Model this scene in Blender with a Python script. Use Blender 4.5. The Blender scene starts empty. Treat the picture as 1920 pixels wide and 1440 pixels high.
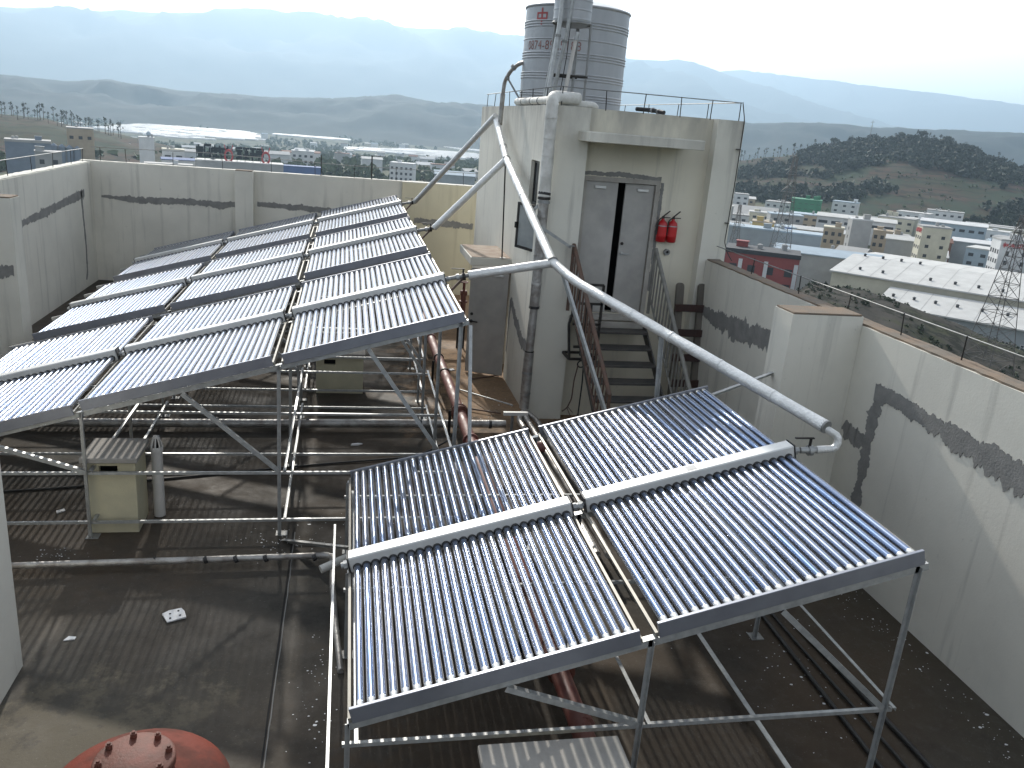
import bpy, math, random
from mathutils import Vector, Matrix, noise
random.seed(7)
R = math.radians
scene = bpy.context.scene
COL = scene.collection

# ------------------------------------------------------------------ camera
cam_d = bpy.data.cameras.new('camera')
cam = bpy.data.objects.new('camera', cam_d); COL.objects.link(cam)
cam.location = (-0.088, -6.513, 4.662)
cam.rotation_euler = (1.26802, -0.07863, -0.18513)
cam_d.sensor_fit = 'HORIZONTAL'; cam_d.sensor_width = 36.0
cam_d.lens = 1562.92 / 1920 * 36.0
cam_d.clip_start = 0.05; cam_d.clip_end = 30000
scene.camera = cam

# ------------------------------------------------------------------ sky and sun
SUN_EL, SUN_AZ = R(30.6), R(-4.5)          # azimuth measured from +Y towards +X
world = bpy.data.worlds.new('World'); scene.world = world; world.use_nodes = True
wn = world.node_tree.nodes; wl = world.node_tree.links
bg = wn['Background']
sky = wn.new('ShaderNodeTexSky'); sky.sky_type = 'NISHITA'; sky.sun_disc = False
sky.sun_elevation = SUN_EL; sky.sun_rotation = SUN_AZ
sky.altitude = 1200; sky.air_density = 1.0; sky.dust_density = 2.0; sky.ozone_density = 1.0
hs = wn.new('ShaderNodeHueSaturation'); hs.inputs['Saturation'].default_value = .23
wl.new(sky.outputs[0], hs.inputs['Color']); wl.new(hs.outputs[0], bg.inputs[0]); bg.inputs[1].default_value = 0.15
sd = bpy.data.lights.new('sun', 'SUN'); sd.energy = 2.6; sd.angle = R(1.25); sd.color = (1, .95, .87)
sun = bpy.data.objects.new('sun', sd); COL.objects.link(sun)
sdir = Vector((math.sin(SUN_AZ) * math.cos(SUN_EL), math.cos(SUN_AZ) * math.cos(SUN_EL), math.sin(SUN_EL)))
sun.rotation_euler = sdir.to_track_quat('Z', 'Y').to_euler(); sun.location = (0, 40, 40)
vs = scene.view_settings
vs.view_transform = 'Standard'; vs.look = 'None'; vs.exposure = 1.02; vs.gamma = 1.0; vs.use_curve_mapping = False
scene.cycles.max_bounces = 8; scene.cycles.volume_bounces = 0; scene.cycles.caustics_reflective = False
scene.cycles.caustics_refractive = False

# ------------------------------------------------------------------ materials
def node_mat(name):
    m = bpy.data.materials.new(name); m.use_nodes = True
    nt = m.node_tree; return m, nt, nt.nodes['Principled BSDF']
def coords(nt, scale=(1, 1, 1), world_space=False):
    mp = nt.nodes.new('ShaderNodeMapping'); mp.inputs['Scale'].default_value = scale
    if world_space:
        ge = nt.nodes.new('ShaderNodeNewGeometry'); nt.links.new(ge.outputs['Position'], mp.inputs['Vector'])
    else:
        tc = nt.nodes.new('ShaderNodeTexCoord'); nt.links.new(tc.outputs['Object'], mp.inputs['Vector'])
    return mp.outputs[0]
def noise_fac(nt, vec, scale, lo, hi, detail=6, rough=.6):
    n = nt.nodes.new('ShaderNodeTexNoise'); n.inputs['Scale'].default_value = scale
    n.inputs['Detail'].default_value = detail; n.inputs['Roughness'].default_value = rough
    nt.links.new(vec, n.inputs['Vector'])
    mr = nt.nodes.new('ShaderNodeMapRange'); mr.inputs[1].default_value = lo; mr.inputs[2].default_value = hi
    nt.links.new(n.outputs['Fac'], mr.inputs[0]); return mr.outputs[0]
def mix(nt, fac, a, b):
    mx = nt.nodes.new('ShaderNodeMix'); mx.data_type = 'RGBA'
    if isinstance(fac, (int, float)): mx.inputs[0].default_value = fac
    else: nt.links.new(fac, mx.inputs[0])
    for s, v in ((mx.inputs[6], a), (mx.inputs[7], b)):
        if isinstance(v, tuple): s.default_value = (*v, 1)
        else: nt.links.new(v, s)
    return mx.outputs[2]
def mathn(nt, op, a, b=None):
    n = nt.nodes.new('ShaderNodeMath'); n.operation = op; n.use_clamp = False
    for i, v in enumerate((a, b)):
        if v is None: continue
        if isinstance(v, (int, float)): n.inputs[i].default_value = v
        else: nt.links.new(v, n.inputs[i])
    return n.outputs[0]
def bump(nt, bs, h, strength, dist=.01):
    b = nt.nodes.new('ShaderNodeBump'); b.inputs['Strength'].default_value = strength; b.inputs['Distance'].default_value = dist
    nt.links.new(h, b.inputs['Height']); nt.links.new(b.outputs[0], bs.inputs['Normal'])
def surf(name, c1, c2=None, scale=3, rough=.7, metal=0, lo=.35, hi=.65, bmp=0, bscale=60, stretch=(1, 1, 1), world_space=False, spec=.5, rough2=None, vary=0):
    m, nt, bs = node_mat(name)
    bs.inputs['Base Color'].default_value = (*c1, 1); bs.inputs['Roughness'].default_value = rough
    bs.inputs['Metallic'].default_value = metal; bs.inputs['Specular IOR Level'].default_value = spec
    v = coords(nt, stretch, world_space)
    if c2:
        f = noise_fac(nt, v, scale, lo, hi)
        out = mix(nt, f, c1, c2)
        if vary:
            oi = nt.nodes.new('ShaderNodeObjectInfo'); hs = nt.nodes.new('ShaderNodeHueSaturation')
            mr = nt.nodes.new('ShaderNodeMapRange'); mr.inputs[3].default_value = 1 - vary; mr.inputs[4].default_value = 1 + vary
            nt.links.new(oi.outputs['Random'], mr.inputs[0]); nt.links.new(mr.outputs[0], hs.inputs['Value']); nt.links.new(out, hs.inputs['Color']); out = hs.outputs[0]
        nt.links.new(out, bs.inputs['Base Color'])
        if rough2 is not None:
            mr = nt.nodes.new('ShaderNodeMapRange'); mr.inputs[3].default_value = rough; mr.inputs[4].default_value = rough2
            nt.links.new(f, mr.inputs[0]); nt.links.new(mr.outputs[0], bs.inputs['Roughness'])
    if bmp: bump(nt, bs, noise_fac(nt, v, bscale, 0, 1, 4), bmp)
    return m

def wall_mat(name, base, dirt, streak=(.33, .32, .29), top=None):
    """painted render: soft blotches, rain streaks, fine grain; a grey grimy band below the coping at height top"""
    m, nt, bs = node_mat(name)
    v = coords(nt, (1, 1, 1), True); vs_ = coords(nt, (2.2, 2.2, .14), True)
    c = mix(nt, noise_fac(nt, v, .9, .38, .72), base, dirt)
    st = noise_fac(nt, vs_, 2.2, .56, .8)
    c = mix(nt, mathn(nt, 'MULTIPLY', st, .8), c, streak)
    fl = noise_fac(nt, v, 9, .66, .75); c = mix(nt, mathn(nt, 'MULTIPLY', fl, .35), c, streak)
    if top:
        ge = nt.nodes.new('ShaderNodeNewGeometry'); sp = nt.nodes.new('ShaderNodeSeparateXYZ'); nt.links.new(ge.outputs['Position'], sp.inputs[0])
        mr = nt.nodes.new('ShaderNodeMapRange'); mr.inputs[1].default_value = top - .8; mr.inputs[2].default_value = top
        nt.links.new(sp.outputs['Z'], mr.inputs[0])
        f = mathn(nt, 'MULTIPLY', mr.outputs[0], noise_fac(nt, coords(nt, (1.5, 1.5, .5), True), 1.6, .3, .62))
        c = mix(nt, mathn(nt, 'MULTIPLY', f, .75), c, (.27, .26, .24))
    nt.links.new(c, bs.inputs['Base Color']); bs.inputs['Roughness'].default_value = .85
    bs.inputs['Specular IOR Level'].default_value = .25
    bump(nt, bs, noise_fac(nt, v, 45, 0, 1, 5), .25, .006)
    return m

M = {}
M['wall'] = wall_mat('painted_wall', (.70, .675, .595), (.60, .58, .515))
M['wall_cream'] = wall_mat('cream_wall', (.62, .575, .43), (.55, .51, .385), (.40, .36, .26))
M['hut'] = wall_mat('hut_wall', (.72, .70, .615), (.64, .62, .55), top=4.98)
M['coping'] = surf('bare_mortar', (.20, .145, .10), (.15, .13, .105), 4, .95, bmp=.5)
M['cement'] = surf('cement_patch', (.19, .188, .18), (.25, .246, .232), 6, .95, bmp=.6, bscale=40)
M['conc'] = surf('concrete', (.42, .40, .36), (.30, .28, .25), 3, .9, bmp=.3)
M['slabtop'] = surf('weathered_slab', (.27, .20, .15), (.36, .30, .24), 5, .95, bmp=.4)
M['capslab'] = surf('cap_slab', (.33, .31, .28), (.26, .25, .23), 4, .9, bmp=.3)
M['ventbox'] = surf('vent_box_paint', (.52, .48, .33), (.42, .39, .28), 2.5, .85, bmp=.2)
M['alu'] = surf('aluminium', (.72, .72, .70), (.62, .62, .60), 5, .42, .35, bmp=.05)
M['sidebar'] = surf('side_bar_alloy', (.26, .245, .21), (.20, .19, .165), 5, .5, .3)
M['header'] = surf('header_cladding', (.70, .70, .68), (.62, .62, .60), 4, .45, .15, bmp=.03)
M['tail'] = surf('tail_channel', (.27, .285, .32), (.23, .24, .275), 3, .4, .55)
M['galv'] = surf('galvanised_steel', (.46, .47, .46), (.33, .34, .34), 14, .45, .5, bmp=.08)
M['galvdark'] = surf('weathered_galvanised', (.30, .31, .31), (.22, .22, .21), 8, .55, .5, bmp=.1)
M['foil'] = surf('foil_lagging', (.80, .80, .78), (.66, .66, .64), 9, .38, .4, bmp=1.0, bscale=34)
M['foilold'] = surf('dirty_foil_lagging', (.44, .43, .41), (.26, .24, .22), 6, .42, .5, bmp=1.0, bscale=24, lo=.4, hi=.6)
M['whitepipe'] = surf('white_lagging', (.72, .71, .67), (.50, .49, .45), 5, .7, bmp=.5, bscale=25)
M['pvc'] = surf('pvc_pipe', (.58, .56, .52), (.48, .46, .43), 3, .55)
M['seal'] = surf('rubber', (.02, .02, .022), (.035, .035, .035), 20, .6)
M['black'] = surf('black_steel', (.018, .018, .018), (.04, .035, .03), 12, .5, .3)
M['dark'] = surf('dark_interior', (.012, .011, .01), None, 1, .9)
M['redpipe'] = surf('red_pipe_paint', (.14, .036, .03), (.20, .095, .075), 5, .45, rough2=.7, bmp=.15)
M['redvessel'] = surf('red_vessel_paint', (.155, .036, .023), (.10, .036, .027), 4, .72, bmp=.4, bscale=22, rough2=.85, spec=.15, lo=.42, hi=.58)
M['rustred'] = surf('rusty_flange', (.15, .042, .026), (.09, .035, .022), 8, .7, bmp=.4, bscale=50)
M['extred'] = surf('extinguisher_red', (.42, .010, .013), (.36, .010, .012), 4, .3)
M['paperlabel'] = surf('paper_label', (.48, .022, .022), None, 1, .7)
M['door'] = surf('grey_door', (.42, .405, .375), (.33, .32, .30), 3, .55, bmp=.04)
M['steelblue'] = surf('stair_tread', (.055, .055, .055), (.09, .083, .075), 8, .5, .2, bmp=.2)
M['railwood'] = surf('rusty_rail', (.15, .085, .06), (.10, .07, .055), 9, .75, bmp=.3)
M['railgrey'] = surf('rail_grey', (.23, .225, .20), (.17, .165, .15), 9, .7, .2, bmp=.2)
M['wood'] = surf('old_wood', (.17, .155, .13), (.11, .10, .085), 6, .85, bmp=.5, stretch=(1, 1, .2))
M['rung'] = surf('painted_rung', (.060, .030, .026), (.045, .028, .025), 6, .75, bmp=.3)
M['glass'] = surf('window_glass', (.06, .07, .08), None, 1, .08, 0, spec=.8)
M['palepane'] = surf('painted_reflection_pane', (.36, .38, .37), (.28, .30, .30), 3, .2)  # pale base colour paints in the sky and wall mirrored by the sash pane
M['tank'] = surf('stainless_tank', (.44, .45, .46), (.36, .375, .39), 2.5, .5, .45, bmp=.04, stretch=(1, 1, .25))
M['tanktop'] = surf('tank_dome', (.62, .63, .62), (.55, .55, .54), 3, .4, .5)
M['redpaint'] = surf('faded_red_lettering', (.42, .07, .07), (.34, .10, .10), 12, .7)
M['numpaint'] = surf('faded_number_paint', (.22, .10, .09), (.33, .20, .18), 10, .7)
M['white'] = surf('white_plastic', (.72, .73, .74), (.6, .6, .6), 10, .6)
M['label'] = surf('grey_nameplate', (.42, .42, .42), (.36, .36, .36), 60, .5)
M['cable'] = surf('black_cable', (.015, .015, .015), (.03, .03, .028), 10, .55)

# evacuated glass tube: dark absorber with bluish selective coating seen through clear glass
m, nt, bs = node_mat('evacuated_tube')
v = coords(nt, (1, 1, 1)); oi = nt.nodes.new('ShaderNodeObjectInfo')
c = mix(nt, oi.outputs['Random'], (.085, .14, .255), (.14, .17, .245))
dustf = noise_fac(nt, coords(nt, (1, .35, 1), True), 5, .45, .8)
c = mix(nt, mathn(nt, 'MULTIPLY', dustf, .4), c, (.24, .23, .21))
nt.links.new(c, bs.inputs['Base Color']); bs.inputs['Metallic'].default_value = 1.0; bs.inputs['Roughness'].default_value = .25
bs.inputs['Sheen Weight'].default_value = .7; bs.inputs['Sheen Roughness'].default_value = .35; bs.inputs['Sheen Tint'].default_value = (.9, .92, .95, 1)
bs.inputs['Coat Weight'].default_value = .3; bs.inputs['Coat Roughness'].default_value = .2; bs.inputs['Coat IOR'].default_value = 1.6
M['tube'] = m
M['tubetip'] = surf('silvered_tube_end', (.75, .75, .72), (.55, .53, .50), 40, .3, .8)

# roof floor: dark stained screed, with wet patches, darker in the middle, lighter and browner towards the hut and the edges
m, nt, bs = node_mat('roof_screed')
v = coords(nt, (1, 1, 1), True)
big = noise_fac(nt, v, .33, .36, .66, 5)
med = noise_fac(nt, v, 2.6, .36, .66, 10, .74)
fine = noise_fac(nt, v, 14, .35, .7, 6, .7)
c = mix(nt, med, (.038, .037, .034), (.074, .070, .061))
c = mix(nt, mathn(nt, 'MULTIPLY', big, .7), c, (.088, .062, .041))
ge = nt.nodes.new('ShaderNodeNewGeometry'); sp = nt.nodes.new('ShaderNodeSeparateXYZ'); nt.links.new(ge.outputs['Position'], sp.inputs[0])
def rng(sock, a, b):
    mr = nt.nodes.new('ShaderNodeMapRange'); mr.inputs[1].default_value = a; mr.inputs[2].default_value = b; mr.interpolation_type = 'SMOOTHSTEP'
    nt.links.new(sock, mr.inputs[0]); return mr.outputs[0]
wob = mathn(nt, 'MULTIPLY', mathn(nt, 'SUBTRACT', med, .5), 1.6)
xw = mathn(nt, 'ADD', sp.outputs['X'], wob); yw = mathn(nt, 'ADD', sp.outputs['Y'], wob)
brown = mathn(nt, 'MULTIPLY', rng(xw, .7, 2.0), rng(yw, 4.6, 6.6))            # lighter, browner floor by the hut door
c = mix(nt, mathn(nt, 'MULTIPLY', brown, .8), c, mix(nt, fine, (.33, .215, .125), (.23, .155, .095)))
gr = mathn(nt, 'MULTIPLY', rng(mathn(nt, 'MULTIPLY', yw, -1), -2.2, -.6), rng(mathn(nt, 'MULTIPLY', xw, -1), -.4, .3))
c = mix(nt, mathn(nt, 'MULTIPLY', gr, .45), c, mix(nt, med, (.052, .051, .047), (.098, .094, .083)))
dry_lit = mathn(nt, 'MULTIPLY', rng(mathn(nt, 'MULTIPLY', yw, -1), .1, .9), rng(mathn(nt, 'MULTIPLY', xw, -1), .7, 1.8))  # dry near-left corner, with its sunlight painted in as lighter tan
c = mix(nt, mathn(nt, 'MULTIPLY', dry_lit, .7), c, (.15, .132, .10))
edge = mathn(nt, 'MULTIPLY', rng(xw, 4.3, 5.6), .55)
c = mix(nt, edge, c, (.06, .052, .038))
blot = noise_fac(nt, v, 7, .52, .68, 8, .75); c = mix(nt, mathn(nt, 'MULTIPLY', blot, .35), c, (.115, .108, .095))
spk = noise_fac(nt, v, 48, .64, .72, 4); c = mix(nt, mathn(nt, 'MULTIPLY', spk, .45), c, (.24, .23, .21))
nt.links.new(c, bs.inputs['Base Color'])
wet = noise_fac(nt, v, .8, .44, .60, 6, .6)
mr = nt.nodes.new('ShaderNodeMapRange'); mr.inputs[3].default_value = .92; mr.inputs[4].default_value = .62
nt.links.new(wet, mr.inputs[0]); nt.links.new(mr.outputs[0], bs.inputs['Roughness']); bs.inputs['Specular IOR Level'].default_value = .12
bump(nt, bs, noise_fac(nt, v, 22, 0, 1, 8, .7), .35, .012)
M['screed'] = m

# ------------------------------------------------------------------ mesh builder
class MB:
    def __init__(s): s.v = []; s.f = []; s.m = []; s.sm = []
    def add(s, vs_, fs, mi=0, smooth=False):
        o = len(s.v); s.v += [tuple(p) for p in vs_]; s.f += [tuple(i + o for i in f) for f in fs]
        s.m += [mi] * len(fs); s.sm += [smooth] * len(fs); return s
    def box(s, a, b, mi=0):
        (x0, y0, z0), (x1, y1, z1) = a, b
        return s.add([(x0, y0, z0), (x1, y0, z0), (x1, y1, z0), (x0, y1, z0), (x0, y0, z1), (x1, y0, z1), (x1, y1, z1), (x0, y1, z1)],
                     [(3, 2, 1, 0), (4, 5, 6, 7), (0, 1, 5, 4), (1, 2, 6, 5), (2, 3, 7, 6), (3, 0, 4, 7)], mi)
    def bbox(s, a, b, e=.006, mi=0):
        """box with chamfered edges"""
        import bmesh
        bm = bmesh.new(); bmesh.ops.create_cube(bm, size=1)
        for q in bm.verts:
            q.co = Vector([(a[i] + b[i]) / 2 + q.co[i] * (b[i] - a[i]) for i in range(3)])
        bmesh.ops.bevel(bm, geom=bm.edges[:], offset=e, segments=1, affect='EDGES')
        bm.verts.index_update()
        s.add([q.co[:] for q in bm.verts], [[q.index for q in f.verts] for f in bm.faces], mi); bm.free(); return s
    def cyl(s, a, b, r, n=12, r2=None, mi=0, cap=True, smooth=True):
        a = Vector(a); b = Vector(b); d = (b - a).normalized()
        u = d.orthogonal().normalized(); w = d.cross(u); r2 = r if r2 is None else r2
        vs_ = []
        for P, rr in ((a, r), (b, r2)):
            for i in range(n):
                t = 2 * math.pi * i / n; vs_.append(P + (u * math.cos(t) + w * math.sin(t)) * rr)
        s.add(vs_, [(i, (i + 1) % n, n + (i + 1) % n, n + i) for i in range(n)], mi, smooth)
        if cap:
            s.add(vs_[:n], [tuple(reversed(range(n)))], mi); s.add(vs_[n:], [tuple(range(n))], mi)
        return s
    def path(s, pts, r, n=12, bend=0, mi=0, wob=0, step=0):
        """tube along a polyline, corners rounded with radius bend"""
        P = [Vector(p) for p in pts]
        if bend:
            Q = [P[0]]
            for i in range(1, len(P) - 1):
                d0 = (P[i - 1] - P[i]); d1 = (P[i + 1] - P[i]); k = min(bend, d0.length * .45, d1.length * .45)
                p0 = P[i] + d0.normalized() * k; p2 = P[i] + d1.normalized() * k
                for j in range(6):
                    t = j / 5; Q.append((1 - t) ** 2 * p0 + 2 * t * (1 - t) * P[i] + t * t * p2)
            P = Q + [P[-1]]
        if step:
            Q = []
            for i in range(len(P) - 1):
                k = max(1, int((P[i + 1] - P[i]).length / step))
                Q += [P[i].lerp(P[i + 1], j / k) for j in range(k)]
            P = Q + [P[-1]]
        if wob:
            P = [P[0]] + [p + Vector((random.uniform(-wob, wob) for _ in range(3))) for p in P[1:-1]] + [P[-1]]
        rings = []; u = None
        for i, p in enumerate(P):
            d = (P[min(i + 1, len(P) - 1)] - P[max(i - 1, 0)]).normalized()
            u = d.orthogonal().normalized() if u is None else (u - d * u.dot(d)).normalized()
            w = d.cross(u); rr = r * (1 + (random.uniform(-.05, .05) if wob or step else 0))
            rings += [p + (u * math.cos(2 * math.pi * k / n) + w * math.sin(2 * math.pi * k / n)) * rr for k in range(n)]
        m_ = len(P)
        fs = [(i * n + k, i * n + (k + 1) % n, (i + 1) * n + (k + 1) % n, (i + 1) * n + k) for i in range(m_ - 1) for k in range(n)]
        s.add(rings, fs, mi, True)
        s.add(rings[:n], [tuple(reversed(range(n)))], mi); s.add(rings[-n:], [tuple(range(n))], mi)
        return s
    def lathe(s, prof, c=(0, 0, 0), n=32, mi=0, smooth=True):
        vs_ = [(c[0] + r * math.cos(2 * math.pi * k / n), c[1] + r * math.sin(2 * math.pi * k / n), c[2] + z) for r, z in prof for k in range(n)]
        fs = [(i * n + k, i * n + (k + 1) % n, (i + 1) * n + (k + 1) % n, (i + 1) * n + k) for i in range(len(prof) - 1) for k in range(n)]
        return s.add(vs_, fs, mi, smooth)
    def angle(s, a, b, w=.045, t=.005, up=(0, 0, 1), flip=1):
        """steel angle section from a to b"""
        a = Vector(a); b = Vector(b); d = (b - a).normalized(); U = Vector(up)
        if abs(d.dot(U)) > .95: U = Vector((0, 1, 0))
        x = d.cross(U).normalized() * flip; y = x.cross(d).normalized() * (1 if flip > 0 else -1)
        if y.dot(U) < 0: y = -y
        prof = [(0, 0), (w, 0), (w, -t), (t, -t), (t, -w), (0, -w)]
        vs_ = [P + x * px + y * py for P in (a, b) for px, py in prof]
        n = 6
        return s.add(vs_, [(i, (i + 1) % n, n + (i + 1) % n, n + i) for i in range(n)] + [tuple(reversed(range(n))), tuple(range(n, 2 * n))])
    def build(s, name, mats, parent=None, recalc=True):
        me = bpy.data.meshes.new(name); me.from_pydata(s.v, [], s.f)
        for mm in (mats if isinstance(mats, (list, tuple)) else [mats]): me.materials.append(M[mm] if isinstance(mm, str) else mm)
        me.polygons.foreach_set('material_index', s.m); me.polygons.foreach_set('use_smooth', s.sm)
        if recalc:
            import bmesh
            bm = bmesh.new(); bm.from_mesh(me); bmesh.ops.recalc_face_normals(bm, faces=bm.faces[:]); bm.to_mesh(me); bm.free()
        me.update()
        return link(name, me, parent)
def link(name, me, parent=None):
    o = bpy.data.objects.new(name, me); COL.objects.link(o); o.parent = parent; return o
def tag(o, label=None, cat=None, group=None, kind=None):
    for k, v_ in (('label', label), ('category', cat), ('group', group), ('kind', kind)):
        if v_: o[k] = v_
    return o
def thing(name, label, cat, loc=(0, 0, 0), group=None, rot=(0, 0, 0)):
    o = bpy.data.objects.new(name, None); COL.objects.link(o); o.location = loc; o.rotation_euler = rot
    o.empty_display_size = .2
    return tag(o, label, cat, group)
def kids(root, loc):
    return Vector(loc)
def copy_tree(o, parent=None):
    c = o.copy(); COL.objects.link(c); c.parent = parent
    for ch in list(o.children): copy_tree(ch, c)
    return c

# ================================================================== LARGE STRUCTURE: the roof
ROOF_X0, ROOF_X1, ROOF_Y0, ROOF_Y1 = -6.3, 5.68, -12.0, 16.3
b = MB().box((-7.0, -14.0, -.25), (6.4, 17.0, 0)); tag(b.build('roof_floor', 'screed'), 'dark stained screed floor of the flat roof', kind='structure')
b = MB().box((-6.9, -14.0, -45), (6.3, 16.9, -.26)); tag(b.build('building_below_roof', 'wall'), 'pale body of the building under the roof', kind='structure')
# expansion joint: a raised double bead of sealant with grit, running toward the hut
floor_o = bpy.data.objects['roof_floor']
b = MB(); ys_ = [-4 + k * .12 for k in range(54)]
vs_ = []
for y in ys_: vs_ += [(-.627 + random.uniform(-.002, .002) + .006 * math.sin(y * 1.3), y, .0035), (-.612 + random.uniform(-.002, .002) + .006 * math.sin(y * 1.3), y, .0035)]
b.add(vs_, [(2 * i, 2 * i + 1, 2 * i + 3, 2 * i + 2) for i in range(len(ys_) - 1)]); b.build('joint_groove', 'dark', floor_o)
b = MB(); b.path([(-.598 + random.uniform(-.003, .003) + .006 * math.sin(y * 1.3), y, .001) for y in ys_], .007, 5)
b.build('expansion_joint', 'cement', floor_o)

def jag(u, amp, seed): return amp * (.8 * noise.noise(Vector((u * 4.1, seed, 0))) + .6 * noise.noise(Vector((u * 13, seed + 7, 0))) +   .5 * noise.noise(Vector((u * 33, seed + 3, 0))) + .2 * noise.noise(Vector((u * 97, seed + 5, 0))))
def patch(parent, plane, c, pts, w, seed, proud=.007):
    """ragged trowelled mortar ribbon on a wall; plane 'X' or 'Y' at coordinate c; pts are (along, z) centre points; proud is signed"""
    P = [Vector((p[0], p[1])) for p in pts]; W = w if isinstance(w, (list, tuple)) else [w] * len(P)
    top = []; bot = []; L = 0
    for i in range(len(P) - 1):
        seg = P[i + 1] - P[i]; k = max(2, int(seg.length / .012)); nrm = Vector((-seg.y, seg.x)).normalized()
        for j in range(k + (1 if i == len(P) - 2 else 0)):
            t = j / k; q = P[i].lerp(P[i + 1], t); ww = (W[i] * (1 - t) + W[i + 1] * t) / 2; u = L + seg.length * t
            taper = 1
            top.append(q + nrm * max(.008, ww + jag(u, ww * .75, seed))); bot.append(q - nrm * max(.008, ww + jag(u, ww * .75, seed + 50)))
        L += seg.length
    def w3(q, d): return (c + d, q.x, q.y) if plane == 'X' else (q.x, c + d, q.y)
    n = len(top); vs_ = [w3(q, proud) for q in top] + [w3(q, proud) for q in bot] + [w3(q, proud * -.3) for q in top] + [w3(q, proud * -.3) for q in bot]
    fs = []
    for i in range(n - 1):
        fs += [(i, i + 1, n + i + 1, n + i), (i, 2 * n + i, 2 * n + i + 1, i + 1), (n + i, n + i + 1, 3 * n + i + 1, 3 * n + i)]
    fs += [(0, n, 3 * n, 2 * n), (n - 1, 3 * n - 1, 4 * n - 1, 2 * n - 1)]
    return MB().add(vs_, fs).build('cement_patch', 'cement', parent)

def parapet(name, label, a, b_, h, mat, cop='wall'):
    """wall box with a thin bare mortar coping, ragged along its edges"""
    o = tag(MB().box((a[0], a[1], 0.002), (b_[0], b_[1], h)).build(name, mat), label, 'wall')
    horizontal = (b_[0] - a[0]) > (b_[1] - a[1])
    L = (b_[0] - a[0]) if horizontal else (b_[1] - a[1]); n = int(L / .12) + 2
    vs_ = []; fs = []
    for i in range(n):
        t = i / (n - 1)
        for sgn in (0, 1):
            e = random.uniform(.006, .03)
            for z in (h + .001, h + .018 + random.uniform(0, .008)):
                if horizontal: vs_.append((a[0] + L * t, (a[1] + e) if sgn == 0 else (b_[1] - e), z))
                else: vs_.append(((a[0] + e) if sgn == 0 else (b_[0] - e), a[1] + L * t, z))
    for i in range(n - 1):
        k = 4 * i; fs += [(k + 1, k + 3, k + 7, k + 5), (k, k + 1, k + 5, k + 4), (k + 2, k + 3, k + 7, k + 6)]
    MB().add(vs_, fs).build('coping', cop, o)
    return o
HB, HR = 2.96, 2.79
back = parapet('parapet_wall', 'grey white back parapet wall with a long ragged mortar patch', (-6.55, 16.3), (1.35, 16.55), HB, 'wall')
backc = parapet('parapet_wall', 'cream back parapet wall between the collectors and the hut', (1.352, 16.22), (3.6, 16.55), HB, 'wall_cream')
left = parapet('parapet_wall', 'white parapet wall receding at the far left behind the collectors', (-6.55, -8.0), (-6.3, 16.298), HB - .02, 'wall')
right = parapet('parapet_wall', 'white right parapet wall with a hooked grey mortar patch', (5.68, -8.0), (5.93, 6.24), HR, 'wall', 'coping')
patch(back, 'Y', 16.3, [(-6.1, 2.13), (-5.2, 2.08), (-4.0, 2.12), (-3.2, 2.07), (-2.75, 2.14)], [.05, .17, .15, .17, .1], 1, -.007)
patch(back, 'Y', 16.3, [(-2.35, 2.16), (-1.0, 2.12), (0.2, 2.02), (1.3, 2.0)], [.12, .15, .17, .14], 2, -.007)
patch(backc, 'Y', 16.22, [(1.7, 1.98), (2.4, 1.95), (3.3, 1.9)], [.15, .17, .15], 3, -.007)
patch(left, 'X', -6.3, [(11.3, 2.05), (12.6, 2.10), (14.0, 2.18), (15.6, 2.26)], [.10, .17, .16, .2], 4)
patch(left, 'X', -6.3, [(15.35, 2.32), (15.4, 1.7), (15.45, 1.0), (15.4, .35), (15.3, .2)], [.1, .09, .08, .1, .06], 5)
patch(right, 'X', 5.68, [(6.2, 2.0), (5.4, 1.97), (4.7, 2.0), (4.1, 2.06), (3.4, 2.08), (2.3, 2.05)], [.12, .26, .32, .28, .30, .25], 6, -.007)
# hooked patch near the camera side
patch(right, 'X', 5.68, [(1.30, .25), (1.25, .7), (1.25, 1.1), (1.27, 1.55), (1.26, 1.95), (1.2, 2.18)], [.12, .17, .15, .15, .18, .2], 8, -.007)
patch(right, 'X', 5.68, [(1.33, 2.16), (.95, 2.19), (.4, 2.14), (-.25, 2.12), (-.85, 2.08), (-1.8, 2.04), (-3, 2.0)], [.18, .15, .17, .24, .28, .27, .24], 9, -.0085)
patch(right, 'X', 5.68, [(1.76, 1.62), (1.66, 1.57), (1.5, 1.54), (1.3, 1.55)], [.12, .2, .2, .12], 10, -.0055)

def pier(label, x0, y0, x1, y1, h, mat='wall'):
    o = tag(MB().box((x0, y0, .003), (x1, y1, h)).build('wall_pier', mat), label, 'pier')
    MB().bbox((x0 + .012, y0 + .012, h + .001), (x1 - .012, y1 - .012, h + .022), .006).build('coping', 'coping', o); return o
pier('white wall pier with brown mortar top standing out from the right parapet', 4.80, 1.80, 5.678, 2.22, HR + .10)
lp = pier('white wall pier at the left edge beyond the collectors', -6.298, 8.15, -5.30, 8.55, HB - .05)
pier('narrow white pier halfway along the back parapet', -2.86, 15.95, -2.42, 16.298, HB + .03)
np_ = pier('white wall end close by at the lower left edge', -3.9, -3.2, -2.68, .06, 3.0)
patch(np_, 'X', -2.68, [(-.62, .32), (-.52, .62), (-.48, .95), (-.5, 1.3)], [.1, .16, .2, .22], 21)
patch(lp, 'Y', 8.15, [(-6.2, 1.72), (-5.8, 1.75), (-5.35, 1.74)], [.14, .18, .2], 22, -.007)

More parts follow.
